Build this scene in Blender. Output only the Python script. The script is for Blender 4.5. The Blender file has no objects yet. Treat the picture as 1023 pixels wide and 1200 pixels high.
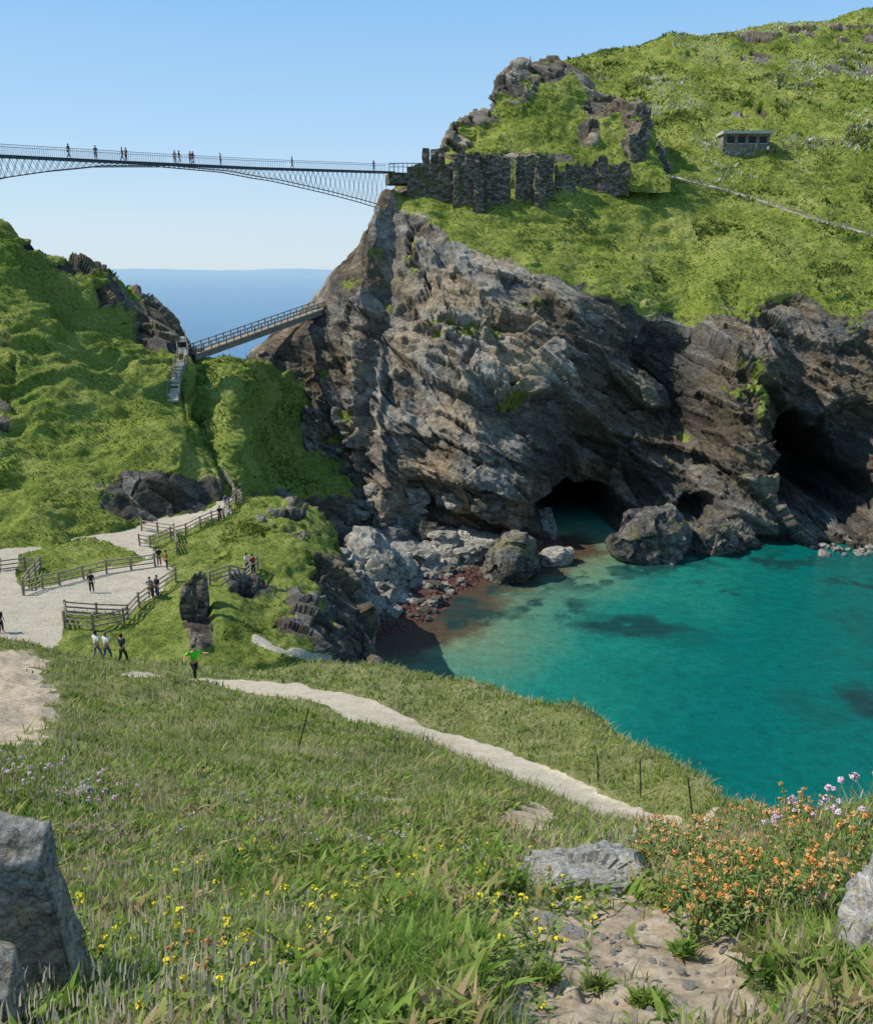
import bpy, math, random, time
import numpy as np
from mathutils import Vector, Matrix
from mathutils.bvhtree import BVHTree
T0=time.time()
rng=np.random.default_rng(7); random.seed(7)
SC=bpy.context.scene
COL=SC.collection
CAMZ=40.0
TP=math.atan(282/1023); cp,sp=math.cos(TP),math.sin(TP)

# ------------------------------------------------ image pixel helpers (image pixel + assumed depth -> world, and back)
def W(px,py,Y):
    u=(px-511.5)/1023; v=(600-py)/1023
    t=Y/(cp+v*sp)
    return (u*t,Y,CAMZ+t*(-sp+v*cp))
def WZ(px,Y,z):
    v=math.tan(math.atan((z-CAMZ)/Y)+TP)
    return W(px,600-1023*v,Y)
def PR(P):
    x=P[...,0];y=P[...,1];z=P[...,2]-CAMZ
    d=np.maximum(y*cp-z*sp,1e-3); up=y*sp+z*cp
    return 511.5+1023*x/d, 600-1023*up/d

# ------------------------------------------------ noise
def h3(ix,iy,iz,seed):
    with np.errstate(over='ignore'):
        h=(ix.astype(np.uint32)*np.uint32(374761393)+iy.astype(np.uint32)*np.uint32(668265263)
           +iz.astype(np.uint32)*np.uint32(2147483647)+np.uint32(seed)*np.uint32(1274126177))
        h^=h>>np.uint32(13); h*=np.uint32(1274126177); h^=h>>np.uint32(16)
        h*=np.uint32(2246822519); h^=h>>np.uint32(13)
    return (h&np.uint32(0xFFFFFF)).astype(np.float64)/16777215.0
def vn(P,seed=0):
    f=np.floor(P); w=P-f; w=w*w*w*(w*(w*6-15)+10)
    i=f.astype(np.int64)
    r=0
    for a in (0,1):
        wa=w[...,0] if a else 1-w[...,0]
        for b in (0,1):
            wb=w[...,1] if b else 1-w[...,1]
            for c in (0,1):
                wc=w[...,2] if c else 1-w[...,2]
                r=r+wa*wb*wc*h3(i[...,0]+a,i[...,1]+b,i[...,2]+c,seed)
    return r*2-1
def fbm(P,o=4,seed=0,gain=.5,ridged=False):
    r=0;a=1;s=0
    Q=P.copy()
    for k in range(o):
        n=vn(Q,seed+k*17)
        if ridged: n=1-2*np.abs(n)
        r=r+a*n; s+=a; a*=gain; Q=Q*2.03+5.7
    return r/s
def facet(P,seed=0,tilt=.9):
    f=np.floor(P); i=f.astype(np.int64)
    best=np.full(P.shape[:-1],9.0); out=np.zeros(P.shape[:-1]); tone=np.zeros(P.shape[:-1])
    for a in (-1,0,1):
        for b in (-1,0,1):
            for c in (-1,0,1):
                ia,ib,ic=i[...,0]+a,i[...,1]+b,i[...,2]+c
                dx=P[...,0]-(ia+h3(ia,ib,ic,seed+1)); dy=P[...,1]-(ib+h3(ia,ib,ic,seed+2)); dz=P[...,2]-(ic+h3(ia,ib,ic,seed+3))
                d=dx*dx+dy*dy+dz*dz
                m=d<best
                hh=h3(ia,ib,ic,seed+4)
                g1=h3(ia,ib,ic,seed+5)-.5;g2=h3(ia,ib,ic,seed+6)-.5;g3=h3(ia,ib,ic,seed+7)-.5
                val=(hh-.5)+tilt*(g1*dx+g2*dy+g3*dz)
                best=np.where(m,d,best); out=np.where(m,val,out); tone=np.where(m,hh,tone)
    return out,tone
def sst(a,b,x):
    t=np.clip((x-a)/(b-a),0,1); return t*t*(3-2*t)
def ell(px,py,cx,cy,rx,ry,soft=.4):
    d=np.sqrt(((px-cx)/rx)**2+((py-cy)/ry)**2)
    return 1-sst(1-soft,1+soft,d)
def inpoly(px,py,poly):
    r=np.zeros(px.shape,bool); n=len(poly); j=n-1
    for i in range(n):
        xi,yi=poly[i];xj,yj=poly[j]
        c=((yi>py)!=(yj>py))&(px<(xj-xi)*(py-yi)/((yj-yi) if yj!=yi else 1e-9)+xi)
        r^=c; j=i
    return r
def dist_poly(x,y,pts):
    d=np.full(x.shape,1e9)
    for (a,b) in zip(pts[:-1],pts[1:]):
        vx,vy=b[0]-a[0],b[1]-a[1]; L=vx*vx+vy*vy+1e-9
        t=np.clip(((x-a[0])*vx+(y-a[1])*vy)/L,0,1)
        d=np.minimum(d,np.hypot(x-a[0]-t*vx,y-a[1]-t*vy))
    return d

# ------------------------------------------------ lofted terrain sheets
def pchip(xk,Yk,xq):
    xk=np.asarray(xk,float); sh=(slice(None),)+(None,)*(Yk.ndim-1)
    h=np.diff(xk)[sh]; d=np.diff(Yk,axis=0)/h
    m=np.zeros_like(Yk); m[0]=d[0]; m[-1]=d[-1]
    pr=d[:-1]*d[1:]
    with np.errstate(divide='ignore',invalid='ignore'):
        m[1:-1]=np.where(pr>0,2*pr/(d[:-1]+d[1:]),0)
    k=np.clip(np.searchsorted(xk,xq,side='right')-1,0,len(xk)-2)
    hh=(xk[k+1]-xk[k]); t=((xq-xk[k])/hh)[sh]; hh=hh[sh]
    return ((1+2*t)*(1-t)**2*Yk[k]+t*(1-t)**2*hh*m[k]+t*t*(3-2*t)*Yk[k+1]+t*t*(t-1)*hh*m[k+1])
def loft(cols,nper,pxq):
    C=[]
    for px,rows in cols:
        C.append([W(px,r[0],r[1]) if len(r)==2 else WZ(px,r[1],r[2]) for r in rows])
    C=np.array(C,float)
    R=C.shape[1]
    rq=[]
    for i in range(R-1):
        rq+=list(i+np.arange(nper[i])/nper[i])
    rq=np.array(rq+[R-1.0])
    A=pchip(np.arange(R),np.swapaxes(C,0,1),rq)
    A=np.swapaxes(A,0,1)
    G=pchip([c[0] for c in cols],A,np.asarray(pxq,float))
    V=np.swapaxes(G,0,1)
    Rg=np.repeat(rq[:,None],len(pxq),1)
    return V,Rg
def normals(V):
    du=np.gradient(V,axis=1);dv=np.gradient(V,axis=0)
    n=np.cross(du,dv); return n/(np.linalg.norm(n,axis=-1,keepdims=True)+1e-9)
def Z(Y,z): return ('z',Y,z)
def terr(P,seed):   # soil-creep terracettes following the contour
    return fbm(np.stack([P[...,0]*.16,P[...,1]*.22,P[...,2]*1.0+.8*vn(P/6,seed+3)],-1)/1.5,3,seed,.5,True)

def raw_mesh(name,co,faces_list,attrs=None,smooth=True,colors=None):
    me=bpy.data.meshes.new(name)
    me.vertices.add(len(co)); me.vertices.foreach_set('co',np.asarray(co,np.float32).ravel())
    tot=sum(f.size for f in faces_list); nf=sum(len(f) for f in faces_list)
    me.loops.add(tot); me.loops.foreach_set('vertex_index',np.concatenate([f.ravel() for f in faces_list]).astype(np.int32))
    me.polygons.add(nf)
    st=[];o=0
    for f in faces_list:
        st.append(o+np.arange(len(f))*f.shape[1]); o+=f.size
    me.polygons.foreach_set('loop_start',np.concatenate(st).astype(np.int32))
    me.update(calc_edges=True)
    me.polygons.foreach_set('use_smooth',np.full(nf,smooth))
    if attrs:
        for k,v in attrs.items():
            a=me.attributes.new(k,'FLOAT','POINT'); a.data.foreach_set('value',np.asarray(v,np.float32).ravel())
    if colors is not None:
        a=me.attributes.new('Col','FLOAT_COLOR','POINT')
        c=np.ones((len(co),4),np.float32); c[:,:3]=colors
        a.data.foreach_set('color',c.ravel())
    me.update()
    return me
def grid_faces(nv,nu):
    i=np.arange(nv*nu).reshape(nv,nu)
    return np.stack([i[:-1,:-1],i[:-1,1:],i[1:,1:],i[1:,:-1]],-1).reshape(-1,4)
def grid_mesh(name,V,attrs,facemask=None,colors=None,smooth=True):
    nv,nu=V.shape[:2]; F=grid_faces(nv,nu)
    co=V.reshape(-1,3)
    at={k:v.ravel() for k,v in attrs.items()}
    if facemask is not None:
        F=F[facemask]
        us=np.unique(F); mp=np.zeros(len(co),np.int64); mp[us]=np.arange(len(us))
        F=mp[F]; co=co[us]; at={k:v[us] for k,v in at.items()}
    return raw_mesh(name,co,[F],at,smooth,colors)

def add(name,me,mat=None,parent=None,label=None,category=None,group=None,kind=None,loc=None,rotz=None,scale=None):
    o=bpy.data.objects.new(name,me); COL.objects.link(o)
    if mat is not None and me is not None and not me.materials: me.materials.append(mat)
    if parent is not None: o.parent=parent
    if label: o["label"]=label
    if category: o["category"]=category
    if group: o["group"]=group
    if kind: o["kind"]=kind
    if loc is not None: o.location=loc
    if rotz is not None: o.rotation_euler=(0,0,rotz)
    if scale is not None: o.scale=(scale,)*3 if isinstance(scale,(int,float)) else scale
    return o

# ------------------------------------------------ materials
class NM:
    def __init__(s,name):
        s.m=bpy.data.materials.new(name); s.m.use_nodes=True
        s.t=s.m.node_tree; s.t.nodes.clear()
        s.out=s.n('ShaderNodeOutputMaterial')
    def n(s,ty,**k):
        x=s.t.nodes.new(ty)
        for a,b in k.items(): setattr(x,a,b)
        return x
    def l(s,a,b): s.t.links.new(a,b)
    def coords(s,scale=(1,1,1),rot=(0,0,0)):
        tc=s.n('ShaderNodeTexCoord'); mp=s.n('ShaderNodeMapping')
        mp.inputs['Scale'].default_value=scale; mp.inputs['Rotation'].default_value=rot
        s.l(tc.outputs['Object'],mp.inputs['Vector']); return mp.outputs['Vector']
    def noise(s,vec,scale,detail=5,rough=.6,dist=0):
        x=s.n('ShaderNodeTexNoise'); x.inputs['Scale'].default_value=scale; x.inputs['Detail'].default_value=detail
        x.inputs['Roughness'].default_value=rough; x.inputs['Distortion'].default_value=dist
        if vec is not None: s.l(vec,x.inputs['Vector'])
        return x.outputs['Fac']
    def ramp(s,fac,stops):
        x=s.n('ShaderNodeValToRGB'); e=x.color_ramp.elements
        while len(e)<len(stops): e.new(.5)
        for k,(p,c) in enumerate(stops):
            e[k].position=p; e[k].color=(c[0],c[1],c[2],1) if not isinstance(c,(int,float)) else (c,c,c,1)
        s.l(fac,x.inputs['Fac']); return x.outputs['Color']
    def mix(s,f,a,b,mode='MIX'):
        x=s.n('ShaderNodeMix',data_type='RGBA',blend_type=mode)
        for v,i in ((f,0),(a,6),(b,7)):
            if isinstance(v,(int,float)): x.inputs[i].default_value=v if i==0 else (v,v,v,1)
            elif isinstance(v,tuple): x.inputs[i].default_value=(*v,1)
            else: s.l(v,x.inputs[i])
        return x.outputs[2]
    def attr(s,name,out='Fac'):
        x=s.n('ShaderNodeAttribute'); x.attribute_name=name; return x.outputs[out]
    def math(s,op,a,b=0.0,clamp=False):
        x=s.n('ShaderNodeMath',operation=op); x.use_clamp=clamp
        for v,i in ((a,0),(b,1)):
            if isinstance(v,(int,float)): x.inputs[i].default_value=v
            else: s.l(v,x.inputs[i])
        return x.outputs[0]
    def bump(s,h,strength,dist,normal=None):
        x=s.n('ShaderNodeBump'); x.inputs['Strength'].default_value=strength; x.inputs['Distance'].default_value=dist
        s.l(h,x.inputs['Height'])
        if normal is not None: s.l(normal,x.inputs['Normal'])
        return x.outputs['Normal']
    def bsdf(s,col,rough=.9,normal=None,spec=.2,metal=0):
        x=s.n('ShaderNodeBsdfPrincipled')
        if isinstance(col,tuple): x.inputs['Base Color'].default_value=(*col,1)
        else: s.l(col,x.inputs['Base Color'])
        if isinstance(rough,(int,float)): x.inputs['Roughness'].default_value=rough
        else: s.l(rough,x.inputs['Roughness'])
        x.inputs['Specular IOR Level'].default_value=spec; x.inputs['Metallic'].default_value=metal
        if normal is not None: s.l(normal,x.inputs['Normal'])
        s.l(x.outputs[0],s.out.inputs[0]); return x

def terrain_mat(name,k,grass,rock,dirt,bumpd,dk_=2.5):
    M=NM(name); v=M.coords()
    g1=M.noise(v,.10*k,7,.7); g2=M.noise(v,1.6*k,6,.7)
    gm=M.mix(.4,g1,g2)
    gcol=M.ramp(gm,[(.36,grass[0]),(.49,grass[1]),(.61,grass[2])])
    gsp=M.noise(v,7*k,3,.7)
    gcol=M.mix(.75,gcol,M.ramp(gsp,[(.3,.55),(.62,1.2)]),'MULTIPLY')
    vs=M.coords((.5,1,1.9),(0,.62,0))
    r1=M.noise(vs,.28*k,8,.72,.5); r2=M.noise(vs,2.2*k,9,.78)
    tone=M.attr('tone')
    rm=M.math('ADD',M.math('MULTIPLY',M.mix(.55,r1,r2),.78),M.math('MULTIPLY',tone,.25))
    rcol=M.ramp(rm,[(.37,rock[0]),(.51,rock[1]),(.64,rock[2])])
    crk=M.noise(M.coords((.5,1,2.3),(0,.8,0)),1.1*k,5,.6,1.2)
    ck=M.math('ABSOLUTE',M.math('SUBTRACT',crk,.5))
    rcol=M.mix(1.0,rcol,M.ramp(ck,[(.0,.34),(.022,1.0)]),'MULTIPLY')
    crk2=M.noise(M.coords((1.4,1.2,.4)),.6*k,5,.6,.8)
    ck2=M.math('ABSOLUTE',M.math('SUBTRACT',crk2,.5))
    rcol=M.mix(1.0,rcol,M.ramp(ck2,[(.0,.45),(.016,1.0)]),'MULTIPLY')
    brn=M.noise(v,.09*k,6,.65)
    rcol=M.mix(M.ramp(brn,[(.42,0),(.58,.9)]),rcol,M.mix(1.0,rcol,(1.25,1.02,.74),'MULTIPLY'))
    lich=M.noise(v,.6*k,6,.7)
    rcol=M.mix(M.ramp(lich,[(.55,0),(.69,.5)]),rcol,(.26,.215,.12))
    cav=M.attr('cave_shade_wet')
    rcol=M.mix(cav,rcol,(.018,.017,.016))  # near-black colour: painted recess shade, plus wet rock at the waterline
    d1=M.noise(v,dk_*k,9,.75); d2=M.noise(v,dk_*k*.2,5,.6)
    dm=M.mix(.35,d1,d2)
    dcol=M.ramp(dm,[(.38,dirt[0]),(.5,dirt[1]),(.62,dirt[2])])
    e=M.noise(v,1.1*k,6,.75)
    def edge(a,w):
        x=M.math('ADD',a,M.math('MULTIPLY',M.math('SUBTRACT',e,.5),w))
        return M.ramp(x,[(.42,0),(.58,1)])
    fr=edge(M.attr('rock'),1.1); fd=edge(M.attr('dirt'),.6)
    c=M.mix(fr,gcol,rcol); c=M.mix(fd,c,dcol)
    hb=M.mix(fr,M.math('MULTIPLY',g2,.9),M.math('ADD',r2,M.math('MULTIPLY',M.noise(v,6*k,6,.7),.4)))
    hb=M.mix(fd,hb,M.math('MULTIPLY',d1,.6))
    nb=M.bump(hb,1.0,bumpd)
    M.bsdf(c,.92,nb,.12)
    return M.m
GR=[(.06,.09,.018),(.16,.20,.036),(.27,.28,.08)]
RK=[(.050,.045,.040),(.165,.153,.136),(.44,.41,.365)]
DT=[(.34,.29,.215),(.46,.40,.31),(.54,.49,.40)]
M_ISL=terrain_mat('headland_cover',1.0,[(.085,.115,.022),(.20,.24,.040),(.32,.32,.09)],RK,DT,.38)
M_HILL=terrain_mat('hill_cover',1.3,[(.07,.105,.02),(.18,.225,.038),(.30,.305,.085)],RK,DT,.32)
M_MID=terrain_mat('terrace_cover',1.8,GR,RK,DT,.22)
M_FG=terrain_mat('slope_cover',7.0,[(.06,.07,.02),(.15,.165,.05),(.28,.25,.12)],RK,[(.27,.19,.125),(.46,.355,.245),(.64,.53,.41)],.05,1.6)

def rock_mat(name,c0,c1,c2,k=1.0,bd=.1,lich=(.2,.17,.07)):
    M=NM(name); v=M.coords((1,1,1.5),(.3,.5,0))
    a=M.noise(v,1.2*k,9,.75,.5); b=M.noise(v,7*k,8,.78)
    f=M.mix(.5,a,b)
    c=M.ramp(f,[(.41,c0),(.5,c1),(.59,c2)])
    c=M.mix(M.ramp(M.noise(v,2.4*k,6,.75),[(.53,0),(.60,.65)]),c,lich)
    ck=M.math('ABSOLUTE',M.math('SUBTRACT',M.noise(v,1.6*k,4,.6,1.0),.5))
    c=M.mix(1.0,c,M.ramp(ck,[(.0,.45),(.02,1)]),'MULTIPLY')
    M.bsdf(c,.9,M.bump(f,1.0,bd),.15)
    return M.m
M_BOULD=rock_mat('grey_boulder',(.105,.096,.08),(.285,.262,.222),(.48,.445,.385),.8,.22,(.30,.25,.17))
M_DARKR=rock_mat('dark_boulder',(.032,.029,.025),(.095,.087,.075),(.25,.228,.195),.6,.3)
M_SLAB=rock_mat('lichen_stone',(.14,.13,.12),(.34,.325,.30),(.60,.57,.53),7,.015,(.42,.34,.17))
M_POST=rock_mat('weathered_stone',(.12,.10,.08),(.31,.28,.235),(.58,.54,.46),5,.02,(.42,.33,.18))
def masonry(name,a,b,c):
    M=NM(name); v=M.coords((1,1,2.2))
    x=M.n('ShaderNodeTexVoronoi'); x.inputs['Scale'].default_value=1.5; M.l(v,x.inputs['Vector'])
    y=M.n('ShaderNodeTexVoronoi',feature='DISTANCE_TO_EDGE'); y.inputs['Scale'].default_value=1.5; M.l(v,y.inputs['Vector'])
    n=M.noise(v,3,7,.7)
    g=M.n('ShaderNodeSeparateColor'); M.l(x.outputs['Color'],g.inputs[0])
    f=M.mix(.6,g.outputs[0],n)
    col=M.ramp(f,[(.3,a),(.5,b),(.72,c)])
    j=M.ramp(y.outputs['Distance'],[(.0,.6),(.1,1)])
    col=M.mix(1.0,col,j,'MULTIPLY')
    mo=M.noise(M.coords(),.55,6,.7)
    col=M.mix(M.ramp(mo,[(.54,0),(.62,.8)]),col,(.10,.125,.03))
    M.bsdf(col,.93,M.bump(M.mix(.5,j,n),1,.25),.1)
    return M.m
M_WALL=masonry('ruin_masonry',(.065,.055,.043),(.155,.135,.108),(.29,.26,.21))
M_HUTW=masonry('hut_masonry',(.16,.14,.12),(.26,.24,.20),(.38,.35,.30))
def plain(name,c,rough=.8,var=.35,k=8,spec=.2,metal=0):
    M=NM(name); v=M.coords(); n=M.noise(v,k,5,.6)
    col=M.mix(1.0,tuple(c),M.ramp(n,[(.3,1-var),(.7,1+var*.4)]),'MULTIPLY')
    M.bsdf(col,rough,None,spec,metal); return M.m
M_WOOD=plain('weathered_timber',(.30,.25,.19),.85,.5,3)
M_WOODD=plain('grey_timber',(.24,.215,.18),.85,.5,2)
M_STEEL=plain('dark_steel',(.045,.045,.05),.5,.2,3,.5,.6)
M_STEELB=plain('rusty_steel_truss',(.08,.06,.055),.6,.3,3,.4,.4)
M_RAILM=plain('stainless_rail',(.20,.21,.22),.4,.1,3,.5,.7)
M_CONC=plain('pale_concrete',(.50,.48,.44),.85,.25,2)
M_GLASS=plain('dark_opening',(.015,.017,.02),.3,.2,2)

M=NM('leafy'); 
colr=M.attr('Col','Color')
d=M.n('ShaderNodeBsdfDiffuse'); t=M.n('ShaderNodeBsdfTranslucent'); mx=M.n('ShaderNodeMixShader'); mx.inputs[0].default_value=.36
M.l(colr,d.inputs[0]); M.l(colr,t.inputs[0]); M.l(d.outputs[0],mx.inputs[1]); M.l(t.outputs[0],mx.inputs[2]); M.l(mx.outputs[0],M.out.inputs[0])
M_LEAF=M.m

# ------------------------------------------------ world, sun, camera
S=Vector((-.65,.03,.76)).normalized()
w=bpy.data.worlds.new('World'); SC.world=w; w.use_nodes=True
nt=w.node_tree; bg=nt.nodes['Background']; sky=nt.nodes.new('ShaderNodeTexSky'); sky.sky_type='NISHITA'; sky.sun_disc=False
sky.sun_elevation=math.asin(S.z); sky.sun_rotation=math.atan2(S.x,S.y)%(2*math.pi)
sky.altitude=0; sky.air_density=1.0; sky.dust_density=.3; sky.ozone_density=2.5
tc=nt.nodes.new('ShaderNodeTexCoord'); sx_=nt.nodes.new('ShaderNodeSeparateXYZ'); nt.links.new(tc.outputs['Generated'],sx_.inputs[0])
rp=nt.nodes.new('ShaderNodeValToRGB'); nt.links.new(sx_.outputs['Z'],rp.inputs[0])
e=rp.color_ramp.elements; 
while len(e)<5: e.new(.5)
K=1/.12
for q,(p_,c_) in enumerate([(0.0,(.66,.80,.89)),(.05,(.62,.79,.93)),(.14,(.45,.71,.98)),(.28,(.26,.56,.95)),(1.0,(.13,.29,.54))]):
    e[q].position=p_; e[q].color=(*c_,1)
vm=nt.nodes.new('ShaderNodeVectorMath'); vm.operation='SCALE'; nt.links.new(rp.outputs[0],vm.inputs[0]); vm.inputs['Scale'].default_value=K
mxw=nt.nodes.new('ShaderNodeMix'); mxw.data_type='RGBA'; mxw.inputs[0].default_value=.86
nt.links.new(sky.outputs[0],mxw.inputs[6]); nt.links.new(vm.outputs[0],mxw.inputs[7]); nt.links.new(mxw.outputs[2],bg.inputs[0]); bg.inputs[1].default_value=.12
sl=bpy.data.lights.new('sun','SUN'); sl.energy=5.0; sl.angle=math.radians(.5); sl.color=(1,.955,.86)
so=bpy.data.objects.new('sun',sl); COL.objects.link(so); so.rotation_euler=S.to_track_quat('Z','Y').to_euler(); so.location=(-60,0,120)
cd=bpy.data.cameras.new('camera'); co_=bpy.data.objects.new('camera',cd); COL.objects.link(co_)
co_.location=(0,0,CAMZ); co_.rotation_euler=(math.pi/2-TP,0,0)
cd.sensor_fit='HORIZONTAL'; cd.sensor_width=36; cd.lens=36; cd.clip_end=90000; cd.clip_start=.05
SC.camera=co_
SC.view_settings.view_transform='Standard'; SC.view_settings.look='None'; SC.view_settings.exposure=0

BV=[]
def reg(V,st=1):
    G=V[::st,::st]; nv,nu=G.shape[:2]
    BV.append(BVHTree.FromPolygons(G.reshape(-1,3).tolist(),grid_faces(nv,nu).tolist()))
    return BV[-1]
def hit(px,py,trees=None):
    o=Vector((0,0,CAMZ)); d=(Vector(W(px,py,10))-o).normalized(); best=None
    for b in (trees or BV):
        r=b.ray_cast(o,d)
        if r[0] is not None and (best is None or r[3]<best[1]): best=(r[0],r[3])
    return best[0] if best else None
def drop(x,y,z0=300):
    best=None
    for b in BV:
        r=b.ray_cast(Vector((x,y,z0)),Vector((0,0,-1)))
        if r[0] is not None and (best is None or r[0].z>best): best=r[0].z
    return best if best is not None else 0.0

def strata(P,s):
    a=.6; x=P[...,0]*math.cos(a)-P[...,2]*math.sin(a); z=P[...,0]*math.sin(a)+P[...,2]*math.cos(a)
    return np.stack([x*.5,P[...,1]*.85,z*1.45],-1)/s

# ================================================ ISLAND HEADLAND
bk=lambda a,z0:[Z(a,z0),Z(a+9,z0-6),Z(a+16,z0-14),Z(a+22,z0-24),Z(a+28,-3),Z(a+30,-4),Z(a+32,-5)]
cols=[
(255,[Z(138,-3),Z(140,5),Z(141,10),Z(142,14),Z(143,18),Z(144,22)]+bk(150,21)),
(290,[Z(137,-3),Z(138,5),(530,139),(490,141),(450,143),(424,145)]+bk(151,25)),
(318,[Z(136,-3),Z(137,5),(520,139),(470,141),(430,143),(400,147)]+bk(153,29)),
(345,[Z(134,-3),Z(135,5),(530,137),(480,140),(425,144),(384,149)]+bk(156,32)),
(375,[Z(132,-3),Z(133,5),(540,136),(480,139),(415,145),(355,153)]+bk(160,36)),
(388,[Z(132,-3),Z(133,5),(545,136),(480,139),(405,145),(326,155)]+bk(162,40)),
(410,[Z(131,-3),Z(132,4),(550,135),(480,138),(395,145),(302,157)]+bk(164,43)),
(430,[Z(130,-3),Z(131,4),(550,133),(480,137),(390,144),(266,160)]+bk(168,47)),
(452,[Z(128,-3),Z(130,4),(560,131),(480,136),(380,144),(240,163),(222,167),Z(174,54),Z(184,54),Z(194,50),Z(204,40),Z(214,20),Z(220,-3)]),
(490,[Z(126,-3),Z(127,3),(560,130),(480,134),(370,143),(252,158),(238,163),(222,169),Z(182,58),Z(200,60),Z(220,58),Z(240,50),Z(260,30)]),
(540,[Z(124,-3),Z(126,2),(560,129),(480,133),(370,142),(285,152),(255,160),(228,169),Z(184,59),Z(200,63),Z(220,66),Z(245,66),Z(265,55)]),
(600,[Z(124,-3),Z(126,1),(560,129),(480,133),(380,141),(308,148),(270,158),(225,169),Z(184,59),Z(200,65),Z(225,76),Z(255,84),Z(275,80)]),
(660,[Z(127,-3),Z(128,0),(560,132),(480,137),(400,142),(332,147),(280,159),(218,171),Z(186,60),Z(205,68),Z(230,82),(78,265),Z(290,90)]),
(720,[Z(128,-3),Z(130,0),(560,134),(480,138),(410,142),(352,147),(290,160),(212,175),(188,189),(142,212),(97,240),(60,268),Z(295,92)]),
(800,[Z(128,-3),Z(130,0),(560,134),(480,138),(415,142),(372,147),(300,161),(212,181),(180,194),(135,215),(88,242),(45,270),Z(300,94)]),
(860,[Z(126,-3),Z(128,0),(560,132),(480,136),(420,141),(368,147),(290,163),(210,184),(178,195),(132,217),(82,243),(36,272),Z(300,94)]),
(920,[Z(126,-3),Z(128,0),(560,132),(480,137),(410,141),(352,148),(280,165),(205,187),(172,198),(128,218),(78,244),(28,275),Z(305,96)]),
(1023,[Z(122,-3),Z(125,0),(560,131),(480,136),(415,141),(362,147),(280,167),(200,190),(160,201),(120,220),(70,246),(16,280),Z(310,100)]),
(1150,[Z(116,-3),Z(120,0),(560,128),(480,133),(415,140),(365,147),(280,167),(195,190),(150,203),(110,222),(60,248),(0,282),Z(315,100)]),
(1450,[Z(104,-3),Z(108,0),(560,114),(480,122),(415,134),(365,143),(280,163),(195,190),(150,203),(110,222),(60,248),(0,282),Z(315,100)]),
]
pxq=np.concatenate([np.linspace(255,1060,680),np.linspace(1063,1450,80)])
V,R=loft(cols,[10,44,60,66,66,50,60,25,40,40,45,10],pxq)
px,py=PR(V)
n=normals(V)
edge=R+.5*fbm(V/6,5,3,.6)
rock=1-sst(4.75,5.1,edge)
leftr=1-sst(455,485,px+18*fbm(V/5,3,9)); rock=np.maximum(rock,leftr)
for e in [(975,38,70,14),(890,68,46,8),(885,42,28,7),(880,133,22,7),(800,62,22,5),(700,92,20,8),(1000,80,36,8),(850,70,16,5),(940,100,14,4),(905,40,30,5),(960,130,20,5),(820,110,16,4),(1010,150,20,4)]:
    rock=np.maximum(rock,.9*ell(px,py,*e)*sst(-.15,.1,fbm(V/4,3,5)))
for e in [(505,375,14,22),(520,385,20,14),(565,395,30,16),(595,465,22,16),(858,440,30,22),(880,465,22,30),(410,330,12,12),(455,245,18,12),(440,290,12,16),(880,370,20,12),(400,515,34,44),(620,355,20,10),(455,345,26,22),(800,515,14,12),(1000,380,14,10),(490,300,20,26),(370,440,20,30)]:
    rock=rock*(1-.66*ell(px,py,*e)*sst(-.2,.35,fbm(V/2.0,4,8,.6)))
cave_shade_wet=np.zeros_like(rock)
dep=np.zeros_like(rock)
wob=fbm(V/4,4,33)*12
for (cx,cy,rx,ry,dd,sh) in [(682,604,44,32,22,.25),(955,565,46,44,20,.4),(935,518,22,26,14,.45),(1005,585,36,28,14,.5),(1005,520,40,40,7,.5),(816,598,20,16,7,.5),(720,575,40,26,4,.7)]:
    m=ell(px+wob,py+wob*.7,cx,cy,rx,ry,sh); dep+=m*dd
    if dd>6: cave_shade_wet=np.maximum(cave_shade_wet,m*(.95 if dd>8 else .4))  # shade painted into the cave recesses
dep=np.minimum(dep,24)
for (cx,cy,rx,ry,dd) in [(875,520,48,110,-4.5),(590,545,55,60,-3.5),(520,430,50,130,-3),(442,470,14,110,4),(750,470,60,110,3.5),(930,430,30,70,2.5),(640,420,40,110,-1.5),(500,520,25,80,2),(800,450,22,90,2.5),(700,350,60,30,-1)]:
    dep+=dd*ell(px,py,cx,cy,rx,ry,.8)
f1,t1=facet(strata(V,13),11); f2,t2=facet(strata(V,5.2),23); f3,t3=facet(strata(V,2.0),41); f4,t4=facet(strata(V,.8),57)
rg=fbm(strata(V,6),6,71,.55,True)
clf=fbm(np.stack([V[...,0]+.35*V[...,2],V[...,1]*.6,V[...,2]*.16],-1)/5,4,73,.5,True)
topq=1-.55*sst(4.2,4.9,R)
drk=(4.0*f1+2.4*f2+1.0*f3+.4*f4+.6*rg+.9*clf+1.8*fbm(V/20,2,5))*topq
gul=fbm(np.stack([V[...,0]*1.0,V[...,1]*.4,V[...,2]*.3],-1)/9,3,88)
dgr=1.4*fbm(V/11,4,12)+.35*fbm(V/2.2,3,13)+1.2*gul+.5*terr(V,91)
gm=rock
disp=gm*drk+(1-gm)*dgr
low=sst(0,.8,R)
sil=1-.55*leftr*sst(3.6,4.8,R)
V2=V+n*(disp*np.minimum(1,.4+low)*sil)[...,None]
V2[...,1]+=dep*(1-sst(5,6,R))
cave_shade_wet=np.maximum(cave_shade_wet,.55*(1-sst(.6,1.8,V2[...,2]+1.0*f3)))
tone=.45*t2+.30*t3+.25*t1+.30*ell(px,py,530,430,120,170,.7)-.30*ell(px,py,740,470,90,120,.6)-.12*ell(px,py,960,470,60,80,.6)-.12*leftr*sst(380,430,py)  # facet tone and paler left slabs, with cliff shadows painted darker
dirt=np.zeros_like(rock)
pl=[(772,205),(800,209),(850,222),(900,238),(960,258),(1023,275),(1060,284)]
px2,py2=PR(V2)
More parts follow.
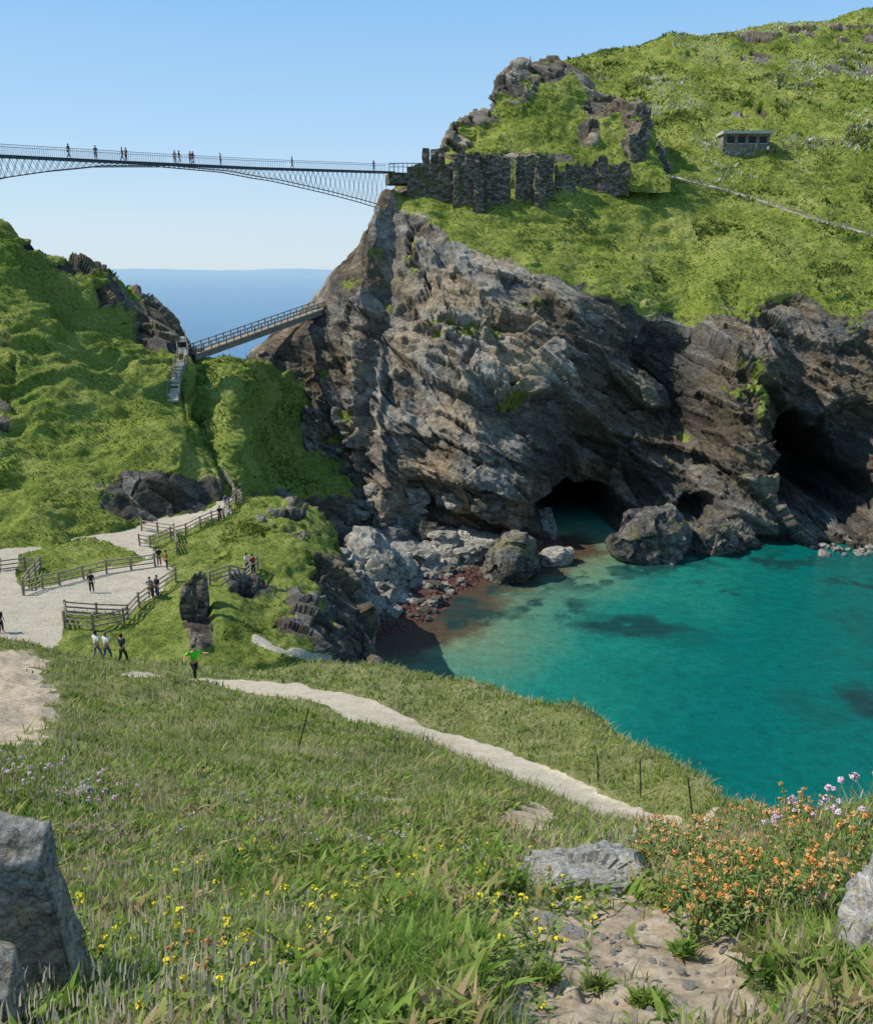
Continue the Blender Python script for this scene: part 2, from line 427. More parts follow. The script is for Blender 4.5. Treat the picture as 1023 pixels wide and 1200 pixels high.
dirt=np.maximum(dirt,(1-sst(.9,2.2,dist_poly(px2,py2,pl)))*(R>5.3)*.8)
isl=dict(V=V2,n=n,rock=rock,dirt=dirt,R=R)
me=grid_mesh('headland',V2,dict(rock=rock,dirt=dirt,tone=tone,cave_shade_wet=cave_shade_wet))
add('headland_hill',me,M_ISL,kind='structure',label='grassy headland ending in a dark rock cliff with sea caves',category='hill')
B_ISL=reg(V2,2)

# ------------------------------------------------ crag carrying the upper ruins
def cr(top,Yt,mid):
    zt=W(0,top,Yt)[2]
    return [Z(171,54),(203,173),mid,(top,Yt),Z(Yt+12,max(56,zt-5)),Z(Yt+30,58),Z(Yt+40,50)]
cols=[(500,cr(196,178,(199,176))),(518,cr(180,179,(190,177))),(527,cr(152,181,(175,178))),(545,cr(138,184,(168,179))),
(573,cr(128,187,(160,180))),(582,cr(98,191,(150,181))),(612,cr(71,197,(138,182))),(650,cr(70,199,(135,184))),(678,cr(86,199,(138,185))),
(702,cr(112,196,(148,183))),(748,cr(118,192,(160,182))),(764,cr(150,188,(178,181))),(785,cr(196,184,(199,178)))]
V,R=loft(cols,[6,50,70,20,10,5],np.linspace(500,785,330))
px,py=PR(V); n=normals(V)
top=np.interp(px[0],[500,518,527,545,573,582,612,650,678,702,748,764,785],[196,180,152,138,128,98,71,70,86,112,118,150,196])
near=1-sst(8,22,py-top[None,:]+10*fbm(V/5,3,4))
rock=near*sst(-.5,0.1,fbm(V/6,3,6))
for e in [(540,160,16,16),(605,95,26,28),(745,150,18,38),(705,125,22,12),(690,155,14,18),(600,185,80,6),(640,85,22,12),(560,140,25,7)]:
    rock=np.maximum(rock,ell(px,py,*e)*sst(-.45,-.1,fbm(V/3,3,21)))
f2,t2=facet(strata(V,4.0),123); f3,t3=facet(strata(V,1.6),141)
V2=V+n*(rock*(1.6*f2+.9*f3)+(1-rock)*(.8*fbm(V/7,4,5)+.35*fbm(V/1.6,2,6)+.4*terr(V,92)))[...,None]
me=grid_mesh('crag',V2,dict(rock=rock,dirt=rock*0,tone=.5*t2+.5*t3-.04,cave_shade_wet=rock*0))
add('rocky_crag',me,M_ISL,kind='structure',label='grassy rock crag rising above the ruined walls',category='crag')
crag=dict(V=V2,n=n,rock=rock,dirt=rock*0,R=R); reg(V2,2)

# ================================================ SADDLE
bb=lambda Y:[Z(Y+10,23),Z(Y+28,-3)]
cols=[(120,[Z(88,10),Z(92,13),Z(102,18),Z(116,23),Z(132,28)]+bb(132)),
(222,[Z(86,13),(600,90),(560,97),(500,108),(424,128)]+bb(130)),
(262,[Z(88,10),(598,91),(556,97),(495,107),(420,128)]+bb(133)),
(286,[Z(91,8),(598,94),(560,100),(500,110),(424,129)]+bb(137)),
(318,[Z(94,7),(600,103),(560,116),(505,127),(428,141)]+bb(142)),
(365,[Z(98,5),(602,116),(560,129),(510,138),(455,145)]+bb(145)),
(420,[Z(104,2),(602,126),(578,130),(550,134),(515,139)]+bb(142)),
(500,[Z(110,-1),Z(122,1),Z(126,3),Z(130,5),Z(136,8),Z(150,5),Z(170,-3)])]
V,R=loft(cols,[20,45,60,70,12,8],np.linspace(120,500,300))
px,py=PR(V); n=normals(V)
e=R+.5*fbm(V/5,4,14)
rock=(1-sst(1.15,1.6,e))*sst(255,275,px)
rock=np.maximum(rock,sst(385,440,px+22*fbm(V/5,3,9))*.9*sst(-.3,.1,fbm(V/5,3,77)))
f2,t2=facet(strata(V,4.0),223); f3,t3=facet(strata(V,1.5),241)
V2=V+n*(rock*(1.6*f2+.8*f3)+(1-rock)*(1.2*fbm(V/7,5,15,.55)+.4*fbm(V/1.7,3,16)+.6*terr(V,93)))[...,None]
sad=dict(V=V2,n=n,rock=rock,dirt=rock*0,R=R)
me=grid_mesh('saddle',V2,dict(rock=rock,dirt=rock*0,tone=.5*t2+.5*t3-.15,cave_shade_wet=rock*0))
add('grassy_saddle',me,M_HILL,kind='structure',label='steep grassy saddle between the two hills',category='hill')
reg(V2,2)

# ================================================ LEFT HILL
def hc(px,bot,m1,m2,m3,top):
    zt=W(px,top[0],top[1])[2]
    return (px,[Z(bot[1]-4,14),bot,m1,m2,m3,top,Z(top[1]+8,zt-2),Z(top[1]+25,zt-16),Z(top[1]+45,-3)])
cols=[hc(-500,(640,60),(580,66),(480,76),(300,90),(180,104)),
hc(-200,(640,68),(575,76),(470,87),(320,101),(215,115)),
hc(0,(640,76),(565,84),(460,95),(350,107),(264,119)),
hc(40,(634,77),(565,85),(460,97),(360,110),(290,122)),
hc(75,(628,79),(563,86),(460,99),(370,114),(303,125)),
hc(110,(620,81),(560,87),(465,101),(380,117),(311,128)),
hc(132,(616,82),(556,88),(468,102),(395,119),(326,130)),
hc(160,(612,84),(550,88),(472,103),(405,120),(347,131)),
hc(190,(607,86),(545,89),(478,104),(420,119),(370,130)),
hc(212,(602,87),(545,90),(490,103),(445,115),(400,127)),
hc(220,(601,87),(550,91),(515,98),(498,102),(482,106)),
hc(240,(599,88),(568,91),(552,93),(540,95),(528,98)),
hc(256,(597,89),(585,90),(578,91),(570,92),(560,93)),
hc(264,(597,89),(595,89.5),(594,90),(593,90.5),(592,91))]
V,R=loft(cols,[6,45,60,60,55,12,8,5],np.concatenate([np.linspace(-500,-12,50),np.linspace(-10,264,300)]))
px,py=PR(V); n=normals(V)
nz=fbm(V/4,5,18,.6)
rock=ell(px+26*nz,py+18*nz,195,583,80,30,.5)*(.75+.25*sst(-.2,.2,fbm(V/2,3,19)))
rock=np.maximum(rock,sst(150,190,px+10*nz)*(1-sst(1.4,1.9,R+.4*nz)))
rock=np.maximum(rock,ell(px+8*nz,py+10*nz,190,385,34,30,.4)*.95)
for e_ in [(85,310,26,9),(110,322,24,12),(140,345,26,15),(165,362,24,16),(205,400,16,20),(35,292,12,4),(128,350,12,14)]:
    rock=np.maximum(rock,ell(px+6*nz,py+6*nz,*e_)*sst(-.4,-.05,fbm(V/3,3,55)))
dk=ell(px,py,5,455,12,60,.5); rock=np.maximum(rock,dk*sst(-.3,.1,fbm(V/4,3,66)))
f2,t2=facet(strata(V,4.5),323); f3,t3=facet(strata(V,1.7),341)
slump=fbm(np.stack([V[...,0]*.5,V[...,1]*1.0,V[...,2]*1.2],-1)/5,4,90)
lowr=1-sst(1.8,2.6,R)
V2=V+n*(rock*((2.2-1.7*lowr)*f2+(1.1-.6*lowr)*f3+lowr*(1.0*fbm(V/4,5,331)-.6))+(1-rock)*(1.4*fbm(V/9,4,25)+1.2*slump+.3*fbm(V/1.6,3,26)+.65*terr(V,94)))[...,None]
px2,py2=PR(V2)
dirt=inpoly(px2,py2,[(118,345),(126,345),(130,358),(122,358)])*1.0
hil=dict(V=V2,n=n,rock=rock,dirt=dirt,R=R)
me=grid_mesh('hill',V2,dict(rock=rock,dirt=dirt,tone=.5*t2+.5*t3-.25,cave_shade_wet=rock*0))
add('mainland_hill',me,M_HILL,kind='structure',label='green grassy hillside with dark rocky ridge',category='hill')
reg(V2,2)

# ================================================ TERRACE (middle ground)
cols=[(-500,[Z(40,15),Z(48,16.8),Z(58,17),Z(66,16.8),Z(74,16.5),Z(82,16.5),Z(100,17)]),
(0,[Z(44,14),(750,52),(700,61),(665,69),(640,76),(622,83),Z(100,15)]),
(120,[Z(46,14),(758,51),(700,61),(662,70),(632,79),(612,86),Z(100,15)]),
(200,[Z(46,14),(772,48),(715,58),(680,65),(640,76),(605,87),Z(98,16)]),
(260,[Z(46,13),(778,48),(720,57),(680,65),(640,76),(590,89),Z(98,15)]),
(320,[Z(48,11),(772,50),(715,60),(658,70),(625,80),(583,90),Z(98,12)]),
(365,[Z(50,8),(778,54),(715,62),(655,72),(628,82),(598,92),Z(104,6)]),
(392,[Z(52,6),(782,57),(718,65),(668,73),(648,80),(625,90),Z(106,4)]),
(412,[Z(54,4),(785,59),(722,67),(690,73),Z(84,5),Z(96,3),Z(108,2)]),
(430,[Z(56,2),(787,60),(742,67),(732,69),Z(78,2),Z(90,0),Z(108,0)]),
(442,[Z(57,1),(788,61),(783,62),Z(67,2),Z(76,0),Z(88,-1),Z(108,-1)]),
(458,[Z(56,-2),Z(60,-2),Z(64,-2),Z(68,-3),Z(78,-3),Z(90,-3),Z(108,-3)])]
V,R=loft(cols,[8,50,50,40,40,10],np.concatenate([np.linspace(-500,-12,40),np.linspace(-10,458,380)]))
px,py=PR(V); n=normals(V); nz=fbm(V/3,4,28)
rock=ell(px+14*nz,py+14*nz,385,725,60,75,.25)*sst(-.2,.15,fbm(V/3,3,29)+.35*sst(350,400,px))
rock=np.maximum(rock,sst(385,410,px+12*nz))
rock=np.maximum(rock,ell(px+10*nz,py+8*nz,345,615,50,30,.35)*sst(-.1,.3,fbm(V/2.5,3,30)))
rock=np.maximum(rock,ell(px+8*nz,py+8*nz,232,735,15,36,.35))
rock=np.maximum(rock,ell(px+6*nz,py+6*nz,290,690,30,12,.35)*.8)
gravel=[[(-520,690),(0,680),(40,690),(70,684),(120,668),(186,652),(205,668),(190,695),(150,716),(76,716),(72,750),(60,765),(-520,765)],
 [(-520,640),(0,638),(60,630),(140,612),(200,607),(250,597),(262,572),(275,572),(270,600),(215,622),(168,634),(185,648),(172,655),(140,640),(110,632),(60,640),(0,655),(-520,660)],
 [(0,655),(20,650),(22,690),(0,690)]]
dirt=np.zeros_like(rock)
jx,jy=px+5*fbm(V/2,3,31),py+3*fbm(V/2,3,32)
for g in gravel: dirt=np.maximum(dirt,inpoly(jx,jy,g)*1.0)
soft=1-sst(3,7,dist_poly(px,py,[(300,748),(335,764),(385,772)])+4*fbm(V/1.5,3,34))
rock*=1-dirt; rock*=1-soft
f2,t2=facet(strata(V,3.5),423); f3,t3=facet(strata(V,1.2),441)
mound=ell(px,py,250,690,45,60,.6)*.5+ell(px,py,320,640,50,40,.6)*.8
V2=V+n*(rock*(1.5*f2+.6*f3+.8*fbm(V/2.5,5,425))+(1-rock)*(1-dirt)*(1-soft*.8)*(.5*fbm(V/4,4,35)+.25*fbm(V/.9,2,36)+mound))[...,None]
mid=dict(V=V2,n=n,rock=rock,dirt=np.maximum(dirt,soft),R=R)
nv,nu=V2.shape[:2]
fm=(dirt[:-1,:-1]>.5).ravel(); at=dict(rock=rock,dirt=np.maximum(dirt,soft*.9),tone=.5*t2+.5*t3-.2,cave_shade_wet=rock*0)
add('terrace_ground',grid_mesh('terrace',V2,at,~fm),M_MID,kind='structure',label='grass and rock terrace above the cove',category='ground')
add('gravel_path',grid_mesh('gravel',V2,at,fm),M_MID,kind='structure',label='pale gravel path across the terrace',category='path')
B_MID=reg(V2,1)

# ================================================ FOREGROUND SLOPE
ne=[Z(.45,38.95),(1200,1.9),(1100,3.1)]
cols=[(-1200,[Z(.45,38.95),(1200,1.9),(1100,3.1),(1000,5.5),(930,9),(870,15),(800,25),(740,36),Z(44,18),Z(50,12)]),
(-300,ne+[(1000,5.5),(930,9),(870,15),(800,26),(742,38),Z(47,18),Z(54,12)]),
(0,ne+[(1000,5.6),(930,9),(870,15),(800,28),(752,41),Z(48,18.2),Z(54,13)]),
(60,ne+[(1000,5.6),(933,9),(873,15),(808,28),(762,42),Z(49,17.6),Z(55,13)]),
(120,ne+[(1000,5.7),(935,9.3),(880,16),(818,29),(778,42),Z(49,17),Z(55,12)]),
(250,ne+[(1000,5.8),(940,9.5),(885,16),(828,29),(788,42),Z(50,16),Z(56,11)]),
(400,ne+[(1000,6),(940,10),(895,16),(835,30),(780,45),Z(52,13),Z(60,3)]),
(511,ne+[(1005,6),(945,10),(905,16),(862,27),(790,42),Z(50,12),Z(61,-2)]),
(600,ne+[(1015,5.2),(960,9),(935,14),(897,22),(815,36),Z(45,12),Z(57,-2)]),
(700,ne+[(1030,4.8),(990,7),(960,12),(937,18),(850,28),Z(37,13),Z(52,-2)]),
(800,ne+[(1035,4.6),(1005,6),(988,10),(972,14),(906,19),Z(28,18),Z(46,-2)]),
(850,ne+[(1035,4.5),(1010,5.5),(990,7.5),(975,10),(938,14),Z(22,22),Z(44,-2)]),
(900,ne+[(1035,4.3),(1010,5.0),(995,5.6),(985,6.2),(968,7),Z(13,29),Z(42,-2)]),
(1023,ne+[(1035,4.2),(1000,4.7),(980,5.1),(963,5.5),(950,6),Z(10,30.5),Z(40,-2)]),
(1300,ne+[(1035,4.2),(1000,4.7),(975,5.1),(958,5.5),(942,6),Z(10,30.5),Z(38,-2)]),
(2200,ne+[(1035,4.2),(1000,4.7),(975,5.1),(958,5.5),(942,6),Z(10,30.5),Z(38,-2)])]
pxq=np.concatenate([np.linspace(-1200,-64,50),np.linspace(-60,1085,460),np.linspace(1090,2200,50)])
V,R=loft(cols,[10,40,40,40,40,44,50,50,14,8],pxq)
Bt=[reg(V,3)]; BV.pop()
px,py=PR(V); n=normals(V)
pathpx=[(175,795),(215,797),(260,799),(330,806),(400,822),(450,841),(520,866),(600,898),(680,934),(740,958),(800,978)]
pw=[hit(a,b,Bt) for a,b in pathpx]; pw=[p for p in pw if p is not None]
dp=dist_poly(V[...,0],V[...,1],pw)+.30*fbm(V/1.1,4,41)
hw=np.interp(V[...,1],[8,16,30,40],[.42,.78,1.35,1.6])
vis=sst(9.5,11.5,V[...,1]+.8*fbm(V/1.5,3,47))
path=(1-sst(hw*.8,hw*1.15,dp))*vis
nb=fbm(V/.35,4,42)*34
dirt=path.copy()
bare=np.maximum(ell(px+nb,py+nb,735,1150,150,112,.3),ell(px+nb*.8,py+nb*.8,660,1085,85,45,.35))
bare=np.maximum(bare,ell(px+nb,py+nb*.4,15,830,48,50,.35))
bare=np.maximum(bare,ell(px+nb,py+nb*.4,0,780,55,18,.35))
bare=np.maximum(bare,.9*ell(px+nb*.6,py+nb*.3,452,938,26,11,.5)); bare=np.maximum(bare,1.0*ell(px+nb*.6,py+nb*.5,620,958,36,18,.4))
bare=np.maximum(bare,.8*ell(px+nb,py+nb*.5,850,1180,70,45,.5))
bare*=1-.5*sst(.2,.4,fbm(V/.22,3,48))*(V[...,1]<5)
dirt=np.maximum(dirt,bare)
Yd=V[...,1]
amp=np.clip(.02+.013*Yd,0,.4)
hgt=amp*fbm(V/2.4,4,43)+np.clip(.03+.003*Yd,0,.09)*fbm(V/.5,4,44)+.03*fbm(V/.14,4,45)*(Yd<12)
hgt+= .3*sst(18,30,Yd)*fbm(V/4,4,46)
hgt+= bare*(Yd<6)*(.05*fbm(V/.25,4,49)-.03)
hgt=hgt*(1-.8*path)-.06*path-.03*bare
V2=V+n*hgt[...,None]
grz=1-sst(hw*.75,hw*1.25,dp)
fg=dict(V=V2,n=n,rock=path*0,dirt=np.maximum(dirt,grz*vis),R=R,bare=bare)
f3,t3=facet(V/.3,541)
at=dict(rock=path*0,dirt=dirt,tone=t3,cave_shade_wet=path*0)
fm=(path[:-1,:-1]>.5).ravel()
add('hillside_ground',grid_mesh('slope',V2,at,~fm),M_FG,kind='structure',label='grassy slope with bare earth patches',category='ground')
M_FP=terrain_mat('foot_path',4.0,[(.09,.11,.03),(.16,.17,.055),(.26,.23,.11)],RK,[(.35,.285,.205),(.47,.395,.295),(.57,.49,.385)],.04,1.5)
add('foot_path',grid_mesh('footpath',V2,at,fm),M_FP,kind='structure',label='narrow sandy footpath along the cliff edge',category='path')
B_FG=reg(V2,1)

# ================================================ BEACH + SEA
def seapt(px,py,z=0):
    v=(600-py)/1023; s=math.tan(math.atan(v)-TP); Y=(z-CAMZ)/s; return W(px,py,Y)
shore=[seapt(*p) for p in [(300,900),(436,752),(470,742),(505,728),(530,702),(575,672),(620,660),(660,640)]]
sx=np.array([p[0] for p in shore]);sy=np.array([p[1] for p in shore])
def shoredist(x,y):
    d=dist_poly(x,y,shore)
    xs=np.interp(y,sy,sx)
    return np.where(x<xs,d,-d)
xs=np.arange(-45,32,.4); ys=np.arange(55,140,.4)
X,Y=np.meshgrid(xs,ys); sd=shoredist(X,Y)
P=np.stack([X,Y,X*0],-1)
Zb=np.where(sd>0,.13*sd,.09*sd)+.35*fbm(P/4,3,50)*sst(-3,3,sd)
f2,t2=facet(P/1.6,51); Zb+=np.clip(sd,0,1)*.5*(f2+.4)
P[...,2]=np.clip(Zb,-3,7)
M=NM('shingle'); v=M.coords(); a=M.noise(v,1.5,8,.75)
vo=M.n('ShaderNodeTexVoronoi'); vo.inputs['Scale'].default_value=2.2; M.l(v,vo.inputs['Vector'])
c=M.ramp(M.mix(.5,a,vo.outputs['Distance']),[(.25,(.10,.087,.072)),(.45,(.28,.25,.21)),(.65,(.46,.42,.36))])
c=M.mix(M.attr('weed'),c,M.ramp(a,[(.4,(.045,.018,.013)),(.6,(.12,.050,.035))]))
M.bsdf(c,.8,M.bump(vo.outputs['Distance'],1,.3),.3)
weed=(1-sst(3.5,6,sd+3.5*fbm(P/3,3,52)))
add('shingle_beach',grid_mesh('beach',P,dict(weed=weed)),M.m,kind='structure',label='shingle beach with reddish seaweed at the waterline',category='beach')
B_BEA=reg(P,2)

xs=np.concatenate([[-30000,-8000,-2000,-600,-200,-80],np.arange(-40,135,.5),[150,200,500,2000,8000,30000]])
ys=np.concatenate([[-300,0,20],np.arange(36,150,.5),[160,180,240,400,800,2000,4000,8000,20000,45000]])
X,Y=np.meshgrid(xs,ys); P=np.stack([X,Y,X*0.0],-1); px,py=PR(P)
sd=-shoredist(X,Y)
nz=fbm(P/7,4,60); nz2=fbm(P/2.5,5,61,.6)
c_deep=np.array([.001,.125,.108]); c_mid=np.array([.012,.19,.145]); c_sh=np.array([.17,.24,.135]); c_dark=np.array([.010,.045,.045]); c_out=np.array([.006,.135,.28]); c_haze=np.array([.10,.26,.38])
def lerp(a,b,t): return a*(1-t[...,None])+b*t[...,None]
C=lerp(c_sh,c_mid,sst(2,20,sd+3.5*nz)); C=lerp(C,c_deep,sst(14,36,sd+6*nz))
C=lerp(C,np.array([.075,.034,.024]),(1-sst(3.5,8.5,sd+4.0*nz2))*sst(78,90,Y)*.88)
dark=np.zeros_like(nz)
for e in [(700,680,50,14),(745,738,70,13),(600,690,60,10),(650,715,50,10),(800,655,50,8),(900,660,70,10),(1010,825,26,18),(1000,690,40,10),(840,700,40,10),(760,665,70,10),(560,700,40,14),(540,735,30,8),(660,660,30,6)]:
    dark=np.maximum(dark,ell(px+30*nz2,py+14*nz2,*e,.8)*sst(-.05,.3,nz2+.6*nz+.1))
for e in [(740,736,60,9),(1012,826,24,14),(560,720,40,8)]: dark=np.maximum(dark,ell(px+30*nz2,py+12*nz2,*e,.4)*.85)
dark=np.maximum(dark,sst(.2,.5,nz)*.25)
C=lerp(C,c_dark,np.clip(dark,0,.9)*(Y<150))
C=lerp(C,c_out,sst(150,170,Y)*1.0)
C=lerp(C,c_haze,np.interp(Y,[400,2000,8000,20000],[0,.2,.6,.95]))  # distance haze painted into the sea colour
M=NM('sea_water'); v=M.coords()
w1=M.noise(M.coords((1,1.6,1)),1.1,6,.6,.4); w2=M.noise(v,5,3,.6)
cc=M.mix(1.0,M.attr('Col','Color'),M.ramp(M.noise(v,.7,8,.78),[(.32,.68),(.68,1.2)]),'MULTIPLY')
bs=M.bsdf(cc,.16,M.bump(M.mix(.3,w1,w2),.6,.55),.20); bs.inputs['IOR'].default_value=1.33
nv,nu=P.shape[:2]
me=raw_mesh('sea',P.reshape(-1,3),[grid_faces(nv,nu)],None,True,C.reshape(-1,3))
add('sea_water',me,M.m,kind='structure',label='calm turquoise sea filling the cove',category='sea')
cx=np.linspace(-16000,3000,160); hh=50+90*(np.abs(fbm(np.stack([cx/2500,cx*0,cx*0],-1),4,5))+.2)*sst(3000,-4000,cx)
pv=np.concatenate([np.stack([cx,cx*0+19000,cx*0-5],-1),np.stack([cx,cx*0+20500,hh],-1),np.stack([cx,cx*0+23000,hh*.2],-1)]).reshape(3,160,3)
MH=plain('hazy_coast',(.27,.37,.46),1,.05,.001)  # aerial haze painted in as a blue-grey base colour
add('distant_coast_hill',grid_mesh('coast',pv,{}),MH,kind='structure',label='faint hazy coastline along the horizon',category='hill')
print('terrain',time.time()-T0)

# ================================================ GRASS
def sample(G,wgt,N):
    V=G['V']; 
    p=wgt[:-1,:-1].ravel().astype(float); p/=p.sum()
    k=rng.choice(len(p),N,p=p); nu=V.shape[1]
    j,i=k//(nu-1),k%(nu-1); a=rng.random(N)[:,None];b=rng.random(N)[:,None]
    P=(V[j,i]*(1-a)+V[j,i+1]*a)*(1-b)+(V[j+1,i]*(1-a)+V[j+1,i+1]*a)*b
    return P,G['n'][j,i]
def area(V):
    a=np.linalg.norm(np.cross(np.gradient(V,axis=1),np.gradient(V,axis=0)),axis=-1); return a
def blades(P,H,Wd,lean,Cb,Ct,upn=None):
    N=len(P); yaw=rng.random(N)*math.pi*2
    sd=np.stack([np.cos(yaw),np.sin(yaw),0*yaw],-1)*(Wd/2)[:,None]
    ba=rng.random(N)*math.pi*2; bend=np.stack([np.cos(ba),np.sin(ba),0*ba],-1)*(H*lean*rng.random(N))[:,None]
    bend+=np.array([.12,-.05,0])*H[:,None]
    up=np.zeros((N,3)); up[:,2]=1
    if upn is not None: up=up*.7+upn*.5
    P=P-up*.02*H[:,None]
    m=P+up*(H*.55)[:,None]+bend*.35; t=P+up*(H*.97)[:,None]+bend
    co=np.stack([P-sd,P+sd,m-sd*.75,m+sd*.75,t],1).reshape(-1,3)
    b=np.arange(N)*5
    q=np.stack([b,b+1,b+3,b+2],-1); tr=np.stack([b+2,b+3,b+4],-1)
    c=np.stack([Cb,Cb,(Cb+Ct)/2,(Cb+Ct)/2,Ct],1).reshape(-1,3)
    return co,q,tr,c
def blade_obj(name,parts,label,cat='grass'):
    co=[];q=[];t=[];c=[];o=0
    for p in parts:
        co.append(p[0]);q.append(p[1]+o);t.append(p[2]+o);c.append(p[3]);o+=len(p[0])
    me=raw_mesh(name,np.concatenate(co),[np.concatenate(q),np.concatenate(t)],None,False,np.concatenate(c))
    return add(name,me,M_LEAF,kind='stuff',label=label,category=cat)
def pal(P,N,sc,cols,seed):
    k=fbm(P/sc,4,seed,.6)*1.5+rng.normal(0,.25,N)
    k=np.clip((k+1)/2,0,.999)*(len(cols)-1); i=k.astype(int); f=(k-i)[:,None]
    C=np.array(cols); out=C[i]*(1-f)+C[np.minimum(i+1,len(cols)-1)]*f
    return out*(.75+.5*rng.random(N))[:,None]
V=fg['V']; Yd=V[...,1]; px,py=PR(V); A=area(V)
view=((px>-80)&(px<1100)&(Yd>1.2)&(fg['R']<7.9)).astype(float)
den=view*A*(1-.985*np.clip(fg['dirt'],0,1))**2
gcols=[(.06,.115,.02),(.13,.21,.034),(.22,.29,.055),(.33,.36,.09),(.48,.44,.21)]
N1=130000
clump=.3+.7*sst(-.3,.2,fbm(V/.45,3,99))
P,nn=sample(fg,den*clump/np.maximum(Yd,1.5)**1.95,N1); Y1=P[:,1]
pat=fbm(P/.9,4,101,.6)
H=(.028+.085*rng.random(N1)**1.6)*np.clip(1+1.2*pat,.25,2.2)*np.interp(Y1,[1.5,4,10,40],[.75,1.1,1.5,2.3])
Wd=np.interp(Y1,[1.5,4,10,40],[.0038,.006,.015,.065])*(.6+.8*rng.random(N1))
C=pal(P,N1,1.4,gcols,102)
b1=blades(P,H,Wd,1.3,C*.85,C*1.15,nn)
N2=26000
P,nn=sample(fg,den*(fbm(V/1.3,3,110)>-.05)/np.maximum(Yd,1.5)**1.6,N2); Y1=P[:,1]
H=(.07+.16*rng.random(N2))*np.interp(Y1,[1.5,4,10,40],[.7,.95,1.2,1.9]); Wd=np.interp(Y1,[1.5,4,10,40],[.0018,.0030,.008,.040])
C=pal(P,N2,1.5,[(.28,.32,.09),(.46,.43,.20),(.62,.54,.33),(.68,.59,.43)],112)
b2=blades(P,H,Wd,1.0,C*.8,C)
N4=50000
P,nn=sample(fg,den*(Yd<14)*(fbm(V/.4,3,118)>-.05)/np.maximum(Yd,1.5)**2.0,N4); Y1=P[:,1]
H=(.016+.05*rng.random(N4))*np.interp(Y1,[1.5,4,14],[.9,1.3,2]); Wd=H*.55
P[:,2]+=.08*rng.random(N4)
C=pal(P,N4,.35,[(.05,.10,.02),(.11,.19,.032),(.19,.28,.055),(.27,.32,.09),(.36,.26,.13),(.42,.34,.21)],119)
b4=blades(P,H,Wd,2.4,C*.9,C*1.1)
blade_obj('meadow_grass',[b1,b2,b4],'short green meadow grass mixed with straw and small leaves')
N3=10000
P,nn=sample(fg,den*(fbm(V/1.0,3,113)>-.1)*(Yd<22)/np.maximum(Yd,1.5)**1.8,N3); Y1=P[:,1]
Hs=(.10+.22*rng.random(N3))*np.interp(Y1,[1.5,4,10,40],[.75,1,1.2,1.5])
Ps=P.copy(); Ps[:,2]+=Hs*.75
C=pal(P,N3,1.0,[(.36,.22,.15),(.56,.44,.31),(.68,.60,.46)],115)
b3a=blades(P,Hs,np.full(N3,.0018)*np.interp(Y1,[1.5,16],[1,4]),.15,C*.6,C)
b3=blades(Ps,Hs*.24,.0062*np.interp(Y1,[1.5,16],[1,2.8]),.3,C,C)
blade_obj('seed_heads',[b3a,b3],'dry seed heads standing above the grass')
def tufts(G,N,cols_,hs,ws,wm=None,seed=200,lean=1.6,sc_=5,cmin=.3):
    V=G['V']; px,py=PR(V); A=area(V)
    vis=((px>-40)&(px<1070)&(py>-30)).astype(float)
    cl=cmin+(1-cmin)*sst(-.25,.15,fbm(V/1.8,3,seed+5))
    wg=vis*A*cl*(1-np.clip(G['rock'],0,1))**2*(1-np.clip(G['dirt'],0,1))**2/np.maximum(V[...,1],10)
    if wm is not None: wg=wg*wm
    P,nn=sample(G,wg,N); sc=P[:,1]/130
    pt=fbm(P/5,3,seed)
    H=hs*(.3+rng.random(N)**1.5)*(1+.9*pt)*np.clip(sc,.4,1.6); Wd=ws*(.4+rng.random(N))*np.clip(sc,.4,1.6)
    C=pal(P,N,sc_,cols_,seed+1)
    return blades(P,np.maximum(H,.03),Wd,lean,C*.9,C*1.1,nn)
hc_=[(.07,.11,.02),(.135,.185,.03),(.22,.265,.045),(.305,.32,.08),(.41,.375,.17)]
hy_=[(.08,.12,.022),(.155,.205,.032),(.25,.285,.05),(.335,.345,.085),(.45,.41,.19)]
scr=[(.045,.075,.016),(.075,.11,.022),(.12,.15,.032),(.18,.175,.06)]
pxi,pyi=PR(isl['V'])
wsp=((pyi<215)&(pxi>740)).astype(float)*sst(-.1,.35,fbm(isl['V']/14,3,260))
def scm(G,s,th=.18): return sst(th,th+.2,fbm(G['V']/6,5,s,.6))
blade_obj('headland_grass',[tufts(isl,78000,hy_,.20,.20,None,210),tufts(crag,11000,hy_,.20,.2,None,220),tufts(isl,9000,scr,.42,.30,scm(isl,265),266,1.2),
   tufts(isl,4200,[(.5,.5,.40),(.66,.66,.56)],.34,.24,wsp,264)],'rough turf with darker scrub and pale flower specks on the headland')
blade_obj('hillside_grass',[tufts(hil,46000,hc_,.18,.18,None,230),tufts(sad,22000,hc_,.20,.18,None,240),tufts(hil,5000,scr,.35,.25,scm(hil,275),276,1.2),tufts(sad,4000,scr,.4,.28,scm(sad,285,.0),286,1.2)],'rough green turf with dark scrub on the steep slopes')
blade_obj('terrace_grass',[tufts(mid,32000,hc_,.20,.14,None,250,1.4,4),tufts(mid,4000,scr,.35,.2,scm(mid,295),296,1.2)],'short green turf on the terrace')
print('grass',time.time()-T0)

